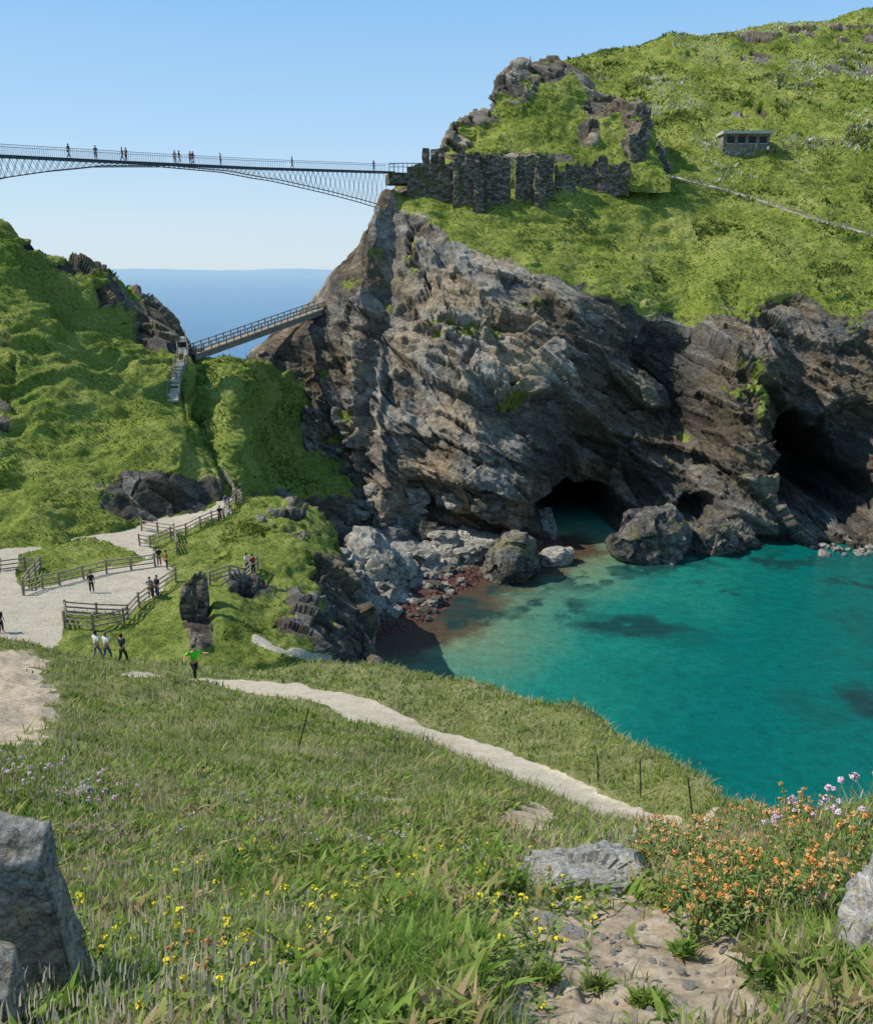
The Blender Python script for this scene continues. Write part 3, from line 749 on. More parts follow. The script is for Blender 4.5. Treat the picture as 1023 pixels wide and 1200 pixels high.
# ================================================ ROCKS
import bmesh
def rock_mesh(name,seed,sub=4,amp=.55,sq=(1,1,1),fs=.7,pw_=.75):
    bm=bmesh.new(); bmesh.ops.create_icosphere(bm,subdivisions=sub,radius=1)
    P=np.array([v.co[:] for v in bm.verts])
    Q=P+seed*7.3
    f,_=facet(Q/fs,seed,1.6); g,_=facet(Q/(fs*.42),seed+9,1.4)
    r=1+amp*f+amp*.4*g+.04*fbm(Q*4,3,seed)+.12*fbm(Q*1.2,2,seed+2)
    P=np.sign(P)*np.abs(P)**pw_*r[:,None]*np.array(sq)
    for v,c in zip(bm.verts,P): v.co=c
    me=bpy.data.meshes.new(name); bm.to_mesh(me); bm.free(); return me
RM=[rock_mesh('boulder_mesh',s,3,.42 if s%2 else .30,(1,.75+.1*(s%3),.55+.08*(s%4)),.85,.8) for s in range(10)]
RB=[rock_mesh('sea_stack_mesh',s,5,.30,(1,.85,.85),1.0,.85) for s in (21,22,23)]
for m in RM+RB: m.materials.append(M_BOULD)
def boulder(p,sz,rz,me,lab,mat=None,name='boulder',group='boulders on the beach'):
    o=add(name,me,label=lab,category='rock',group=group,loc=p,scale=sz); o.rotation_euler=(random.uniform(-.3,.3),random.uniform(-.3,.3),rz)
    if mat is not None:
        o.material_slots[0].link='OBJECT'; o.material_slots[0].material=mat
    return o
for (bx,by,zb,sz,dk) in [(432,662,3.6,4.8,0),(600,660,1.4,4.8,1),(470,640,3,2.5,0),(520,630,2.5,2.2,0),(762,644,.8,5.4,1),(838,643,.2,3.4,1),(650,658,.2,2.2,0),(560,640,2,2.2,0),(500,660,1.5,2.0,0),(545,650,1.5,1.9,0),(412,640,4,3.0,1),(575,628,2,2.7,1),(470,672,1.5,2.4,0),(505,622,3,2.2,1),(720,638,.1,1.3,1),(450,700,1,1.8,0),(622,658,.5,1.6,0),(530,612,3,2.2,0),(486,606,3.5,2.2,0),(872,640,.1,2.0,1)]:
    p=Vector(seapt(bx,by,zb))
    z=zb if p.x>12 else max(drop(p.x,p.y),.1); z=min(z,6)
    big=sz>2.9
    boulder((p.x,p.y,z+sz*.28),sz,random.random()*6,random.choice(RB if big else RM),'large rounded %s boulder at the cliff foot'%('dark' if dk else 'pale grey'),M_DARKR if dk else None)
cnt=0
while cnt<230:
    bx=random.uniform(400,650); by=random.uniform(592,735)
    p=seapt(bx,by,1.5)
    s_=float(shoredist(np.array([p[0]]),np.array([p[1]]))[0])
    if s_<.3 or p[1]>130: continue
    z=drop(p[0],p[1])
    if z>8: continue
    sz=.3+1.1*random.random()**3+ (.4 if s_>6 else 0)*random.random()
    if s_<5 and random.random()<.6: sz*=.55
    boulder((p[0],p[1],z+sz*.2),sz,random.random()*6,random.choice(RM),'grey weathered boulder on the shingle',M_DARKR if random.random()<(.6 if s_<3.5 else .15) else None); cnt+=1
for k in range(22):
    bx=random.uniform(950,1050); p=seapt(bx,random.uniform(636,650),.4); sz=random.uniform(.35,.9)
    boulder((p[0],p[1],.15),sz,random.random()*6,random.choice(RM),'grey rock at the foot of the cliff')
def place_stone(name,px_,py_,size,seed,mat,label,rot=(0,0,0),sink=.3,sub=5,fs=.9,amp=.35,group=None):
    p=hit(px_,py_,[B_FG]); me=rock_mesh(name,seed,sub,amp,(1,1,1),fs); me.materials.append(mat)
    o=add(name,me,label=label,category='rock',loc=(p.x,p.y,p.z+size[2]*sink),group=group); o.scale=size; o.rotation_euler=rot; return o
place_stone('flat_rock',688,1040,(.42,.26,.14),5,M_SLAB,'pale flat lichen-covered rock set in bare earth',(0,.05,.2),.2,5,.7,.38)
place_stone('flat_rock',655,1090,(.13,.06,.04),8,M_SLAB,'thin pale stone poking out of bare earth',(0,.1,-.5),.1)
place_stone('small_rock',322,1165,(.05,.05,.06),6,M_SLAB,'small pale stone in the grass',(0,0,.3),.6)
place_stone('small_rock',95,935,(.12,.10,.08),9,M_SLAB,'small pale stone in the grass',(0,0,.3),.3)
PB=[rock_mesh('pebble_mesh',s,2,.4,(1,.8,.6)) for s in (31,32,33,34)]
for m in PB: m.materials.append(M_SLAB)
k=0
while k<110:
    p=hit(random.gauss(735,85),random.gauss(1130,55),[B_FG])
    if p is None: continue
    s_=.005+.022*random.random()**4
    o=add('pebble',random.choice(PB),label='small pale stone lying on bare earth',category='stone',group='pebbles on the bare earth',loc=(p.x,p.y,p.z+s_*.3),rotz=random.random()*6,scale=s_); k+=1
def upright(name,px_,Yp,w_,d_,zt,zb,seed,mat,label,lean=0,rz=0,bev=.12,slant=.0,amp=.02):
    bm=bmesh.new(); bmesh.ops.create_cube(bm,size=2); bmesh.ops.bevel(bm,geom=list(bm.edges),offset=bev,segments=2,affect='EDGES')
    bmesh.ops.subdivide_edges(bm,edges=list(bm.edges),cuts=10,use_grid_fill=True)
    P=np.array([v.co[:] for v in bm.verts]); h=(zt-zb)/2
    Q=P*np.array([w_/2,d_/2,h]); 
    tp=np.clip(P[:,2],0,1)
    Q[:,2]-=tp*slant*(P[:,0]+1)/2+tp*.07*(1-P[:,1])/2; Q[:,0]*=1-.10*P[:,2]; Q[:,1]*=1-.05*P[:,2]
    Q[:,0]+=lean*P[:,2]
    nr=np.sign(P)*np.abs(P)**6; nr/=np.linalg.norm(nr,axis=1,keepdims=True)+1e-6
    f,_=facet(Q/.16+seed,seed,1.0); f2_,_=facet(Q/.06+seed,seed+4,1.0)
    Q=Q+nr*(amp*f+.4*amp*f2_+.010*fbm(Q/.05,5,seed)+.014*fbm(Q/.2,3,seed+3))[:,None]
    for v,c in zip(bm.verts,Q): v.co=c
    for f_ in bm.faces: f_.smooth=True
    me=bpy.data.meshes.new(name); bm.to_mesh(me); bm.free(); me.materials.append(mat)
    x=W(px_,1050,Yp)[0]
    return add(name,me,label=label,category='stone',loc=(x,Yp,(zt+zb)/2),rotz=rz)
upright('stone_post',46,2.0,.19,.14,38.615,37.5,3,M_POST,'weathered upright brown-grey stone post in the grass',-.045,.18,.09,.06,.016)
upright('stone_post',-20,1.65,.09,.12,38.50,37.4,5,M_POST,'darker weathered stone beside the upright post',.0,.2,.12,.03,.016)
upright('stone_block',1040,2.6,.24,.3,37.98,37.0,7,M_SLAB,'pale grey angular boulder beside the flowers',.05,-.3,.2,-.03,.05)

# ================================================ MASONRY RUINS
def ruin(name,px0,px1,t0,t1,bot,Y,label,th=1.4,seed=0,group='ruined castle walls',jag=.9,mat=None):
    a=np.array(W(px0,bot,Y)); b=np.array(W(px1,bot,Y)); L=b[0]-a[0]
    nu=max(6,int(L/.3)); nz=14
    xs_=np.linspace(a[0],b[0],nu); zt=np.linspace(W(px0,t0,Y)[2],W(px1,t1,Y)[2],nu); zb=a[2]-2.5
    q=np.stack([xs_/1.8+seed,xs_*0,xs_*0],-1); f,_=facet(q,seed,1.0); f2_,_=facet(q*3.1,seed+5,1.0); zt=zt+jag*f+.35*jag*f2_-.1
    u=np.linspace(0,1,nz)
    Fr=np.zeros((nz,nu,3)); Fr[...,0]=xs_; Fr[...,1]=Y; Fr[...,2]=zb+(zt-zb)[None,:]*u[:,None]
    Bk=Fr.copy(); Bk[...,1]+=th
    full=np.concatenate([Fr,Bk[::-1]],0)
    nn=vn(full/.9,seed+3)
    full[...,1]+=.28*nn*np.concatenate([np.ones((nz,nu)),-np.ones((nz,nu))],0); full[...,0]+=.22*vn(full/.8,seed+8)
    F=[grid_faces(2*nz,nu)]
    idx=np.arange(2*nz*nu).reshape(2*nz,nu); caps=[]
    for k in range(nz-1):
        caps.append([idx[k,0],idx[k+1,0],idx[2*nz-2-k,0],idx[2*nz-1-k,0]])
        caps.append([idx[k,-1],idx[2*nz-1-k,-1],idx[2*nz-2-k,-1],idx[k+1,-1]])
    F.append(np.array(caps))
    me=raw_mesh(name,full.reshape(-1,3),F,None,False)
    return add(name,me,mat or M_WALL,label=label,category='ruined wall',group=group)
lw='dark slate stone castle wall with broken top'
ruin('castle_wall',477,535,194,188,226,165,lw,1.5,1)
ruin('castle_wall',531,562,181,180,234,163.2,'tall dark stone wall end with broken top',2.5,2)
ruin('castle_buttress',555,567,203,200,232,161.5,'short stone buttress leaning on the wall',1.5,3)
ruin('castle_wall',560,598,186,184,230,164.5,lw,1.5,4)
ruin('castle_wall',604,648,183,182,225,166,'squat dark stone wall block',2.5,5)
ruin('castle_buttress',626,640,196,206,230,164,'short stone buttress leaning on the wall',1.6,6)
ruin('castle_wall',650,674,198,194,220,168,lw,1.5,7,jag=1.4)
ruin('castle_wall',672,700,192,188,218,170.5,lw,1.5,8,jag=1.4)
ruin('castle_wall',700,738,186,190,212,170,lw,1.2,9,jag=1.6)
ruin('castle_tower',736,755,156,146,205,176,'tall ruined tower fragment on the crag',3,10,jag=1.6)
ruin('castle_wall',744,761,122,126,160,186,'broken wall on top of the crag',2,11,jag=1.8)
ruin('castle_wall',690,722,126,130,142,190,'low broken wall climbing the crag',1.2,12,jag=1.5)
ruin('castle_wall',676,694,98,110,125,193,'low broken wall climbing the crag',1.2,19,jag=1.5)
ruin('gate_pillar',495,503,172,172,192,170,'square stone gate pillar at the bridge end',1.2,13,jag=.1)
ruin('castle_wall',505,521,174,172,190,172,'low stone wall by the bridge entrance',1.4,14,jag=.2)
ruin('ruined_wall',215,232,700,682,760,55,'dark stone ruined wall on the terrace',.8,15,'ruins on the terrace',1.0)
ruin('ruined_wall',230,244,668,680,742,57,'dark stone ruined wall on the terrace',.8,16,'ruins on the terrace',.8)
ruin('ruined_wall',266,304,682,676,700,66,'low dark stone wall on the terrace',1.0,17,'ruins on the terrace',.3)

# ================================================ BEAMS
def beams(name,segs,r,mat,**k):
    co=[];F=[];o=0
    for s_ in segs:
        p,q=np.array(s_[0],float),np.array(s_[1],float); rr=s_[2] if len(s_)>2 else r
        if isinstance(rr,(int,float)): rr=(rr,rr)
        d=q-p; L=np.linalg.norm(d)+1e-9; d/=L
        up=np.array([0,0,1.]) if abs(d[2])<.95 else np.array([1.,0,0])
        a=np.cross(d,up); a/=np.linalg.norm(a); b=np.cross(a,d)
        for e in (p,q):
            for (i,j) in ((-1,-1),(1,-1),(1,1),(-1,1)): co.append(e+a*i*rr[0]+b*j*rr[1])
        F+=[[o,o+1,o+5,o+4],[o+1,o+2,o+6,o+5],[o+2,o+3,o+7,o+6],[o+3,o,o+4,o+7],[o+3,o+2,o+1,o],[o+4,o+5,o+6,o+7]]; o+=8
    me=raw_mesh(name,np.array(co),[np.array(F)],None,False)
    return add(name,me,mat,**k)
dk=[(-90,176,106),(0,181.5,115),(150,189,131),(300,196,148),(458,201,166)]
dp_=np.array([d[0] for d in dk],float); dw=np.array([W(*d) for d in dk])
def deckp(x): return np.array([np.interp(x,dp_,dw[:,i]) for i in range(3)])
dirv=dw[-1]-dw[0]; dirv[2]=0; dirv/=np.linalg.norm(dirv); per=np.array([-dirv[1],dirv[0],0])
if per[1]>0: per=-per
br=bpy.data.objects.new('footbridge',None); COL.objects.link(br); br["label"]='slender steel cantilever footbridge with people crossing high above the sea'; br["category"]='bridge'
xs_=np.concatenate([np.linspace(-90,458,120)])
segs=[]
for a,b in zip(xs_[:-1],xs_[1:]): segs.append((deckp(a)+[0,0,-.12],deckp(b)+[0,0,-.12],(1.3,.11)))
beams('deck',segs,.1,M_STEEL,parent=br)
def chord(x):
    l=np.interp(x,[-90,0,50,110,190],[42,21,12,4.5,1.2]); r=np.interp(x,[191,260,320,380,420,442],[1.2,4,11,22,30,35])
    d=l if x<190.5 else r
    p=deckp(x).copy(); p[2]-=.24+d*p[1]/1023; return p
LX=np.concatenate([np.linspace(-90,190,36)]); RX=np.linspace(191,448,46)
for sgn in (1,-1):
    o_=per*1.2*sgn
    for XX in (LX,RX):
        beams('lower_chord',[(chord(a)+o_,chord(b)+o_) for a,b in zip(XX[:-1],XX[1:])],.065,M_STEELB,parent=br)
        sg=[]
        for i,(a,b) in enumerate(zip(XX[:-1],XX[1:])):
            d0=deckp(a)+[0,0,-.2]+o_; d1=deckp(b)+[0,0,-.2]+o_
            sg+=[(d0,chord(b)+o_),(chord(a)+o_,d1)]
        beams('truss_lattice',sg,.02,M_STEELB,parent=br)
    sg=[]
    for a,b in zip(xs_[:-1],xs_[1:]):
        sg.append((deckp(a)+[0,0,1.15]+o_*1.1,deckp(b)+[0,0,1.15]+o_*1.1))
    beams('handrail',sg,.03,M_RAILM,parent=br)
    n_=230; xx=np.linspace(-90,458,n_)
    bo=beams('balustrade',[(deckp(a)+o_*1.1,deckp(a)+[0,0,1.15]+o_*1.1) for a in xx],.012,M_RAILM,parent=br)
    bo["kind"]='stuff'
pe=deckp(458)
beams('bridge_landing',[(pe+[-.5,1,-1.1],pe+[7,3,-1.1],(2.6,.9))],.3,M_WALL,label='stone and timber landing platform at the bridge end',category='platform')
sg=[]
for k in range(9):
    a=pe+[-.2+.8*k,-1.2,-.2]; sg.append((a,a+[0,0,1.5],.06))
sg.append((pe+[-.2,-1.2,1.3],pe+[6.4,-1.2,1.3],.07)); sg.append((pe+[-.2,-1.2,.7],pe+[6.4,-1.2,.7],.05))
beams('landing_railing',sg,.06,M_WOODD,label='timber railing around the bridge landing',category='railing')

P0=np.array(W(224,415,127)); P1=np.array(W(374,362,151))
dv=P1-P0; L=np.linalg.norm(dv); du=dv/L; pv_=np.cross(du,[0,0,1.]); pv_/=np.linalg.norm(pv_)
tb=bpy.data.objects.new('timber_footbridge',None); COL.objects.link(tb); tb["label"]='sloping timber footbridge with handrails between the rocks'; tb["category"]='bridge'
beams('deck',[(P0,P1,(1.1,.12))],.1,M_WOOD,parent=tb)
beams('support_beam',[(P0+pv_*.8*s+[0,0,-.5],P1+pv_*.8*s+[0,0,-.5],(.14,.36)) for s in (-1,1)],.1,M_WOODD,parent=tb)
for s in (-1,1):
    for zz in (1.15,.65):
        beams('handrail',[(P0+pv_*1.05*s+[0,0,zz],P1+pv_*1.05*s+[0,0,zz])],.07,M_WOODD,parent=tb)
    for k in range(20):
        q=P0+dv*k/19+pv_*1.05*s
        beams('post',[(q+[0,0,-.1],q+[0,0,1.25])],.07,M_WOODD,parent=tb)
ruin('bridge_abutment',206,236,409,408,424,127.5,'stone abutment at the foot of the timber bridge',3.0,21,'bridge abutments',.2)
ruin('bridge_abutment',352,376,366,360,385,150.5,'stone abutment at the head of the timber bridge',3.0,22,'bridge abutments',.2)
st=bpy.data.objects.new('stone_stair',None); COL.objects.link(st); st["label"]='pale stone stair with timber handrails climbing to the bridge'; st["category"]='stairs'
A0=np.array(W(213,421,125)); A1=np.array(W(209,484,106)); nst=34; tr_=[];rl=[[],[]]
M_STAIR=plain('pale_step_stone',(.56,.50,.41),.9,.25,2)
for k in range(nst):
    f=k/(nst-1); p=A0*(1-f)+A1*f; p[0]+=.5*math.sin(f*5)
    p[2]=max(p[2],drop(p[0],p[1])+.12)
    tr_.append((p-[0.62,0,0],p+[0.62,0,0],(.34,.13)))
    for i,s in enumerate((-1,1)): rl[i].append(p+np.array([s*.72,0,0]))
beams('tread',tr_,.1,M_STAIR,parent=st)["kind"]='stuff'
for i in (0,1):
    pts=rl[i][::3]
    for q in pts: beams('post',[(q-[0,0,.3],q+[0,0,1.1])],.05,M_WOODD,parent=st)
    beams('handrail',[(a+[0,0,1.05],b+[0,0,1.05]) for a,b in zip(pts[:-1],pts[1:])]+[(a+[0,0,.6],b+[0,0,.6]) for a,b in zip(pts[:-1],pts[1:])],.035,M_WOODD,parent=st)

# ================================================ FENCES
def unit_post():
    o=beams('post',[((0,0,-.35),(0,0,1.2),.07)],.07,M_WOOD); me=o.data; bpy.data.objects.remove(o); return me
POST=unit_post()
def fence(pts,label,trees=None,name='timber_fence',sp=2.2,rails=(.35,.7,1.05),h=1.0,cat='fence'):
    wp=[hit(a,b,trees) for a,b in pts]; wp=[p for p in wp if p is not None]
    if len(wp)<2: return
    e=bpy.data.objects.new(name,None); COL.objects.link(e); e.location=wp[0]; e["label"]=label; e["category"]=cat; e["group"]='timber fences by the path'
    org=wp[0].copy(); ps=[]
    for a,b in zip(wp[:-1],wp[1:]):
        n_=max(1,int(round((b-a).length/sp)))
        for k in range(n_): 
            q=a.lerp(b,k/n_); ps.append(q)
    ps.append(wp[-1])
    for q in ps:
        z=drop(q.x,q.y); q.z=z if abs(z-q.z)<1.5 else q.z
        o=add('post',POST,M_WOOD,parent=e,loc=q-org); o.scale=(1,1,h*random.uniform(.93,1.07)); o.rotation_euler=(random.uniform(-.04,.04),random.uniform(-.04,.04),random.random())
    for r in rails:
        beams('rail',[(np.array(a-org)+[0,0,r*h],np.array(b-org)+[0,0,r*h]) for a,b in zip(ps[:-1],ps[1:])],.045,M_WOOD,parent=e)
fm_='weathered timber post and rail fence beside the gravel path'
fence([(76,736),(110,740),(146,732),(180,700),(206,682)],fm_)
fence([(76,736),(78,722),(150,726)],fm_,sp=2.5)
fence([(28,698),(50,690),(70,686),(125,672),(182,664)],fm_)
fence([(0,672),(30,668),(48,668),(28,692)],fm_)
fence([(164,640),(176,642),(200,632),(235,618),(262,608),(282,585)],fm_)
fence([(166,622),(205,628),(208,650)],fm_)
fence([(262,560),(272,575),(284,590)],fm_)
fence([(246,686),(270,678),(302,668)],fm_)
fence([(790,212),(850,226),(900,242),(960,262),(1023,279),(1050,286)],'long timber fence following the headland path',sp=5,rails=(.6,1.05))
fence([(905,180),(960,168),(1040,166)],'low timber fence by the hut',sp=4,rails=(.6,1.05))
M_WIREP=plain('dark_green_post',(.05,.065,.05),.6,.2,3)
for (a,b) in [((345,880),(362,830)),((752,935),(750,890)),((815,958),(806,912)),((702,915),(700,885))]:
    p=hit(a[0],a[1],[B_FG])
    if p is None: continue
    t_=Vector(W(b[0],b[1],p.y))
    beams('fence_stake',[(p-Vector((0,0,.3)),t_)],.015,M_WIREP,label='thin dark metal fence stake in the grass',category='post',group='fence stakes along the cliff edge')

hp=hit(872,180); 
def box(name,c,s,mat,**k):
    c=np.array(c,float); return beams(name,[(c-[s[0]/2,0,0],c+[s[0]/2,0,0],(s[1]/2,s[2]/2))],.1,mat,**k)
hut=bpy.data.objects.new('stone_hut',None); COL.objects.link(hut); hut["label"]='small flat-roofed stone shelter with dark window openings'; hut["category"]='hut'; hut.location=hp
box('wall',(0,1,1.7),(9.6,3.6,4.2),M_HUTW,parent=hut)
box('roof',(0,.7,4.0),(10.4,4.9,.55),M_CONC,parent=hut)
for k,xx in enumerate((-3.2,-1.0,1.2,3.4)):
    w_=box('window',(xx,-.84,2.6),(1.5,.12,1.3),M_GLASS,parent=hut)
    box('frame',(xx,-.9,1.88),(1.6,.14,.12),M_CONC,parent=w_)

# ================================================ PEOPLE
def skinmesh(name,vs,es,sub=1,root=0):
    me=bpy.data.meshes.new(name+'_c'); me.from_pydata([v[:3] for v in vs],es,[]); me.update()
    o=bpy.data.objects.new(name+'_c',me); COL.objects.link(o)
    m=o.modifiers.new('s','SKIN'); m.use_smooth_shade=True
    sv=me.skin_vertices[0].data
    for k,v in enumerate(vs): sv[k].radius=(v[3],v[4] if len(v)>4 else v[3]); sv[k].use_root=(k==root)
    s=o.modifiers.new('b','SUBSURF'); s.levels=sub; s.render_levels=sub
    dg=bpy.context.evaluated_depsgraph_get(); dg.update()
    r=bpy.data.meshes.new_from_object(o.evaluated_get(dg)); r.name=name
    bpy.data.objects.remove(o); r.materials.clear(); r.materials.append(None); return r
def person_meshes(pose):
    P=dict(stand=dict(el=[(-.23,.02,1.13),(.23,.02,1.13)],wr=[(-.24,-.08,.89),(.24,-.08,.89)],kn=[(-.1,-.02,.5),(.11,-.03,.5)],an=[(-.1,.02,.09),(.13,.0,.09)],lean=0),
     walk=dict(el=[(-.23,.10,1.14),(.23,-.06,1.13)],wr=[(-.24,.05,.90),(.24,-.24,.95)],kn=[(-.1,-.16,.52),(.1,.04,.5)],an=[(-.1,-.24,.09),(.1,.30,.14)],lean=.02),
     run=dict(el=[(-.30,.18,1.22),(.34,-.10,1.25)],wr=[(-.42,.02,1.10),(.46,-.30,1.30)],kn=[(-.12,-.30,.62),(.12,.10,.50)],an=[(-.12,-.26,.20),(.12,.48,.32)],lean=.10),
     arms=dict(el=[(-.28,-.10,1.18),(.28,-.10,1.18)],wr=[(-.12,-.26,1.3),(.12,-.26,1.3)],kn=[(-.1,-.02,.5),(.11,-.03,.5)],an=[(-.1,.02,.09),(.13,.0,.09)],lean=0))[pose]
    ln=P['lean']
    vs=[(0,0,.95,.15,.11),(0,-ln*.4,1.14,.125,.10),(0,-ln,1.36,.155,.11),(0,-ln*1.2,1.50,.055,.055),(0,-ln*1.3-.015,1.60,.075,.085),(0,-ln*1.3,1.70,.07,.08)]
    es=[(0,1),(1,2),(2,3),(3,4),(4,5)]
    vs.append((0,-ln*1.3-.115,1.60,.014,.014)); es.append((4,6))
    for s,k in ((-1,0),(1,1)):
        b=len(vs); vs.append((s*.175,-ln,1.42,.06,.06)); el=P['el'][k]; wr=P['wr'][k]
        vs.append((*el,.042,.042)); vs.append((*wr,.026,.03))
        d=Vector(wr)-Vector(el); d.normalize(); pm=Vector(wr)+d*.07; vs.append((*pm,.03,.022))
        es+= [(2,b),(b,b+1),(b+1,b+2),(b+2,b+3)]
        side=Vector((0,1,0)); 
        for q in range(4):
            tip=pm+d*(.075+.012*(q in (1,2)))+side*(q-1.5)*.022+Vector((-s*.02,0,0)); md=pm+d*.04+side*(q-1.5)*.018
            i=len(vs); vs.append((*md,.009,.009)); vs.append((*tip,.007,.007)); es+=[(b+3,i),(i,i+1)]
        th=Vector(wr)+d*.05-side*.05; i=len(vs); vs.append((*th,.010,.010)); es.append((b+2,i))
    for s,k in ((-1,0),(1,1)):
        b=len(vs); kn=P['kn'][k]; an=P['an'][k]
        vs+=[(s*.085,0,.88,.085,.085),(*kn,.058,.058),(*an,.04,.042),(an[0],an[1]-.15,an[2]-.05,.04,.03)]
        es+=[(0,b),(b,b+1),(b+1,b+2),(b+2,b+3)]
    body=skinmesh('person_'+pose,vs,es,1)
    sv=[(0,0,.93,.165,.13),(0,-ln*.4,1.14,.145,.12),(0,-ln,1.36,.172,.128),(0,-ln*1.1,1.46,.075,.07)]; se=[(0,1),(1,2),(2,3)]
    for s,k in ((-1,0),(1,1)):
        b=len(sv); el=P['el'][k]; sv+=[(s*.18,-ln,1.42,.075,.075),(el[0],el[1],el[2]+.03,.06,.06)]; se+=[(2,b),(b,b+1)]
    shirt=skinmesh('shirt',sv,se,1)
    tv=[(0,0,.97,.155,.12)]; te=[]
    for s,k in ((-1,0),(1,1)):
        b=len(tv); kn=P['kn'][k]; an=P['an'][k]; tv+=[(s*.09,0,.86,.10,.10),(*kn,.075,.075),(an[0],an[1],an[2]+.05,.058,.058)]; te+=[(0,b),(b,b+1),(b+1,b+2)]
    tr=skinmesh('trousers',tv,te,1)
    bm=bmesh.new(); bmesh.ops.create_icosphere(bm,subdivisions=3,radius=1)
    kill=[v for v in bm.verts if v.co.y<-.25 and v.co.z<.45 or v.co.z<-.75]
    bmesh.ops.delete(bm,geom=kill,context='VERTS')
    for v in bm.verts: v.co=Vector((v.co.x*.098,v.co.y*.11-ln*1.3+.012,v.co.z*.13+1.655))
    hair=bpy.data.meshes.new('hair'); bm.to_mesh(hair); bm.free(); hair.materials.append(None)
    return body,shirt,tr,hair
PM={k:person_meshes(k) for k in ('stand','walk','run','arms')}
MC={}
def fm(c):
    if c not in MC: MC[c]=plain('cloth_%d'%len(MC),c,.85,.15,6)
    return MC[c]
SKIN=plain('skin',(.50,.30,.21),.6,.1,6); HB=(.03,.02,.015); 
def person(p,pose,rz,top,bot,hair,label,h=1.72,group=None):
    b,s,t,hr=PM[pose]; sc=h/1.75
    o=add('person',b,label=label,category='person',group=group,loc=p,rotz=rz,scale=sc)
    o.material_slots[0].link='OBJECT'; o.material_slots[0].material=SKIN
    for nm,m,c in (('shirt',s,top),('trousers',t,bot),('hair',hr,hair)):
        c_=add(nm,m,parent=o); c_.material_slots[0].link='OBJECT'; c_.material_slots[0].material=fm(c)
    return o
DK=(.02,.022,.03); WH=(.7,.7,.68); BL=(.06,.10,.2); RD=(.35,.05,.04); GN=(.10,.75,.03); SA=(.45,.38,.28); GY=(.2,.2,.21)
gb='people crossing the footbridge'
for (x,po,rz,t_,b_,lb) in [(76,'walk',1.4,DK,DK,'person in dark clothes walking on the footbridge'),(109,'stand',.3,BL,DK,'person in blue top standing on the footbridge'),
 (143,'walk',-1.4,DK,GY,'person in dark top walking on the footbridge'),(148,'stand',-.3,GY,DK,'person in grey top standing on the footbridge'),
 (201,'stand',.5,SA,DK,'person in beige top on the footbridge'),(206,'walk',1.5,DK,SA,'person in dark top on the footbridge'),(219,'stand',0,RD,DK,'person in red top on the footbridge'),
 (222,'walk',1.2,DK,BL,'person in dark top on the footbridge'),(255,'stand',2,DK,DK,'person in dark clothes standing on the footbridge'),(339,'walk',1.5,GY,DK,'person in grey top walking on the footbridge'),(436,'stand',1.0,DK,BL,'person in dark top near the bridge end')]:
    person(deckp(x)+[0,0,.0],po,rz,t_,b_,HB,lb,1.85,gb)
def onp(x,y,*a,**k):
    p=hit(x,y)
    if p is not None: person(p,*a,**k)
onp(108,695,'stand',.4,DK,DK,HB,'person in dark clothes standing on the gravel path')
onp(229,798,'run',.7,GN,DK,HB,'person in bright green shirt running down the footpath',h=1.75)
for (x,Yp,t_,b_,h_,lb) in [(113,44.5,WH,GY,HB,'person in white top walking behind the grassy crest'),(124,44.9,WH,BL,(.2,.12,.06),'person in pale top walking behind the grassy crest'),(144,43.2,DK,DK,HB,'person with long dark hair in dark clothes')]:
    q=WZ(x,Yp,20); person((q[0],Yp,drop(q[0],Yp)),'walk',2.8,t_,b_,h_,lb)
onp(187,664,'stand',.5,DK,RD,HB,'person in dark top beside the fence'); onp(196,668,'stand',2.,RD,DK,HB,'person in reddish top beside the fence')
onp(177,702,'arms',.2,GY,DK,HB,'person in grey top leaning by the fence'); onp(185,700,'stand',-.5,DK,BL,HB,'person in dark top leaning by the fence')
onp(258,612,'walk',.2,DK,DK,HB,'person in dark clothes on the path'); onp(265,598,'walk',.2,BL,SA,HB,'person in blue top on the path'); onp(276,588,'stand',.2,SA,DK,HB,'person in beige top on the steps')
onp(290,672,'arms',.8,WH,BL,HB,'person in white top by the ruined wall'); onp(297,674,'stand',.8,RD,DK,HB,'person in red top by the ruined wall')
onp(2,742,'stand',1.2,DK,DK,HB,'person in dark clothes on the gravel')
for k,(po,tc_,bc_,lb) in {24:('walk',SA,GY,'person in beige top climbing the stairs'),14:('walk',WH,DK,'person in white top climbing the stairs')}.items():
    q=(tr_[k][0]+tr_[k][1])/2; person((q[0],q[1],q[2]+.13),po,.2,tc_,bc_,HB,lb)
for i,x in enumerate((899,908,922,948,962,976,986)): 
    p=hit(x,(182 if x<925 else 172))
    person(p+Vector((0,0,.15)),('stand','walk')[i%2],random.random()*6,(WH,RD,DK,WH,BL,RD,WH)[i],DK,HB,'distant person walking on the headland',1.85)

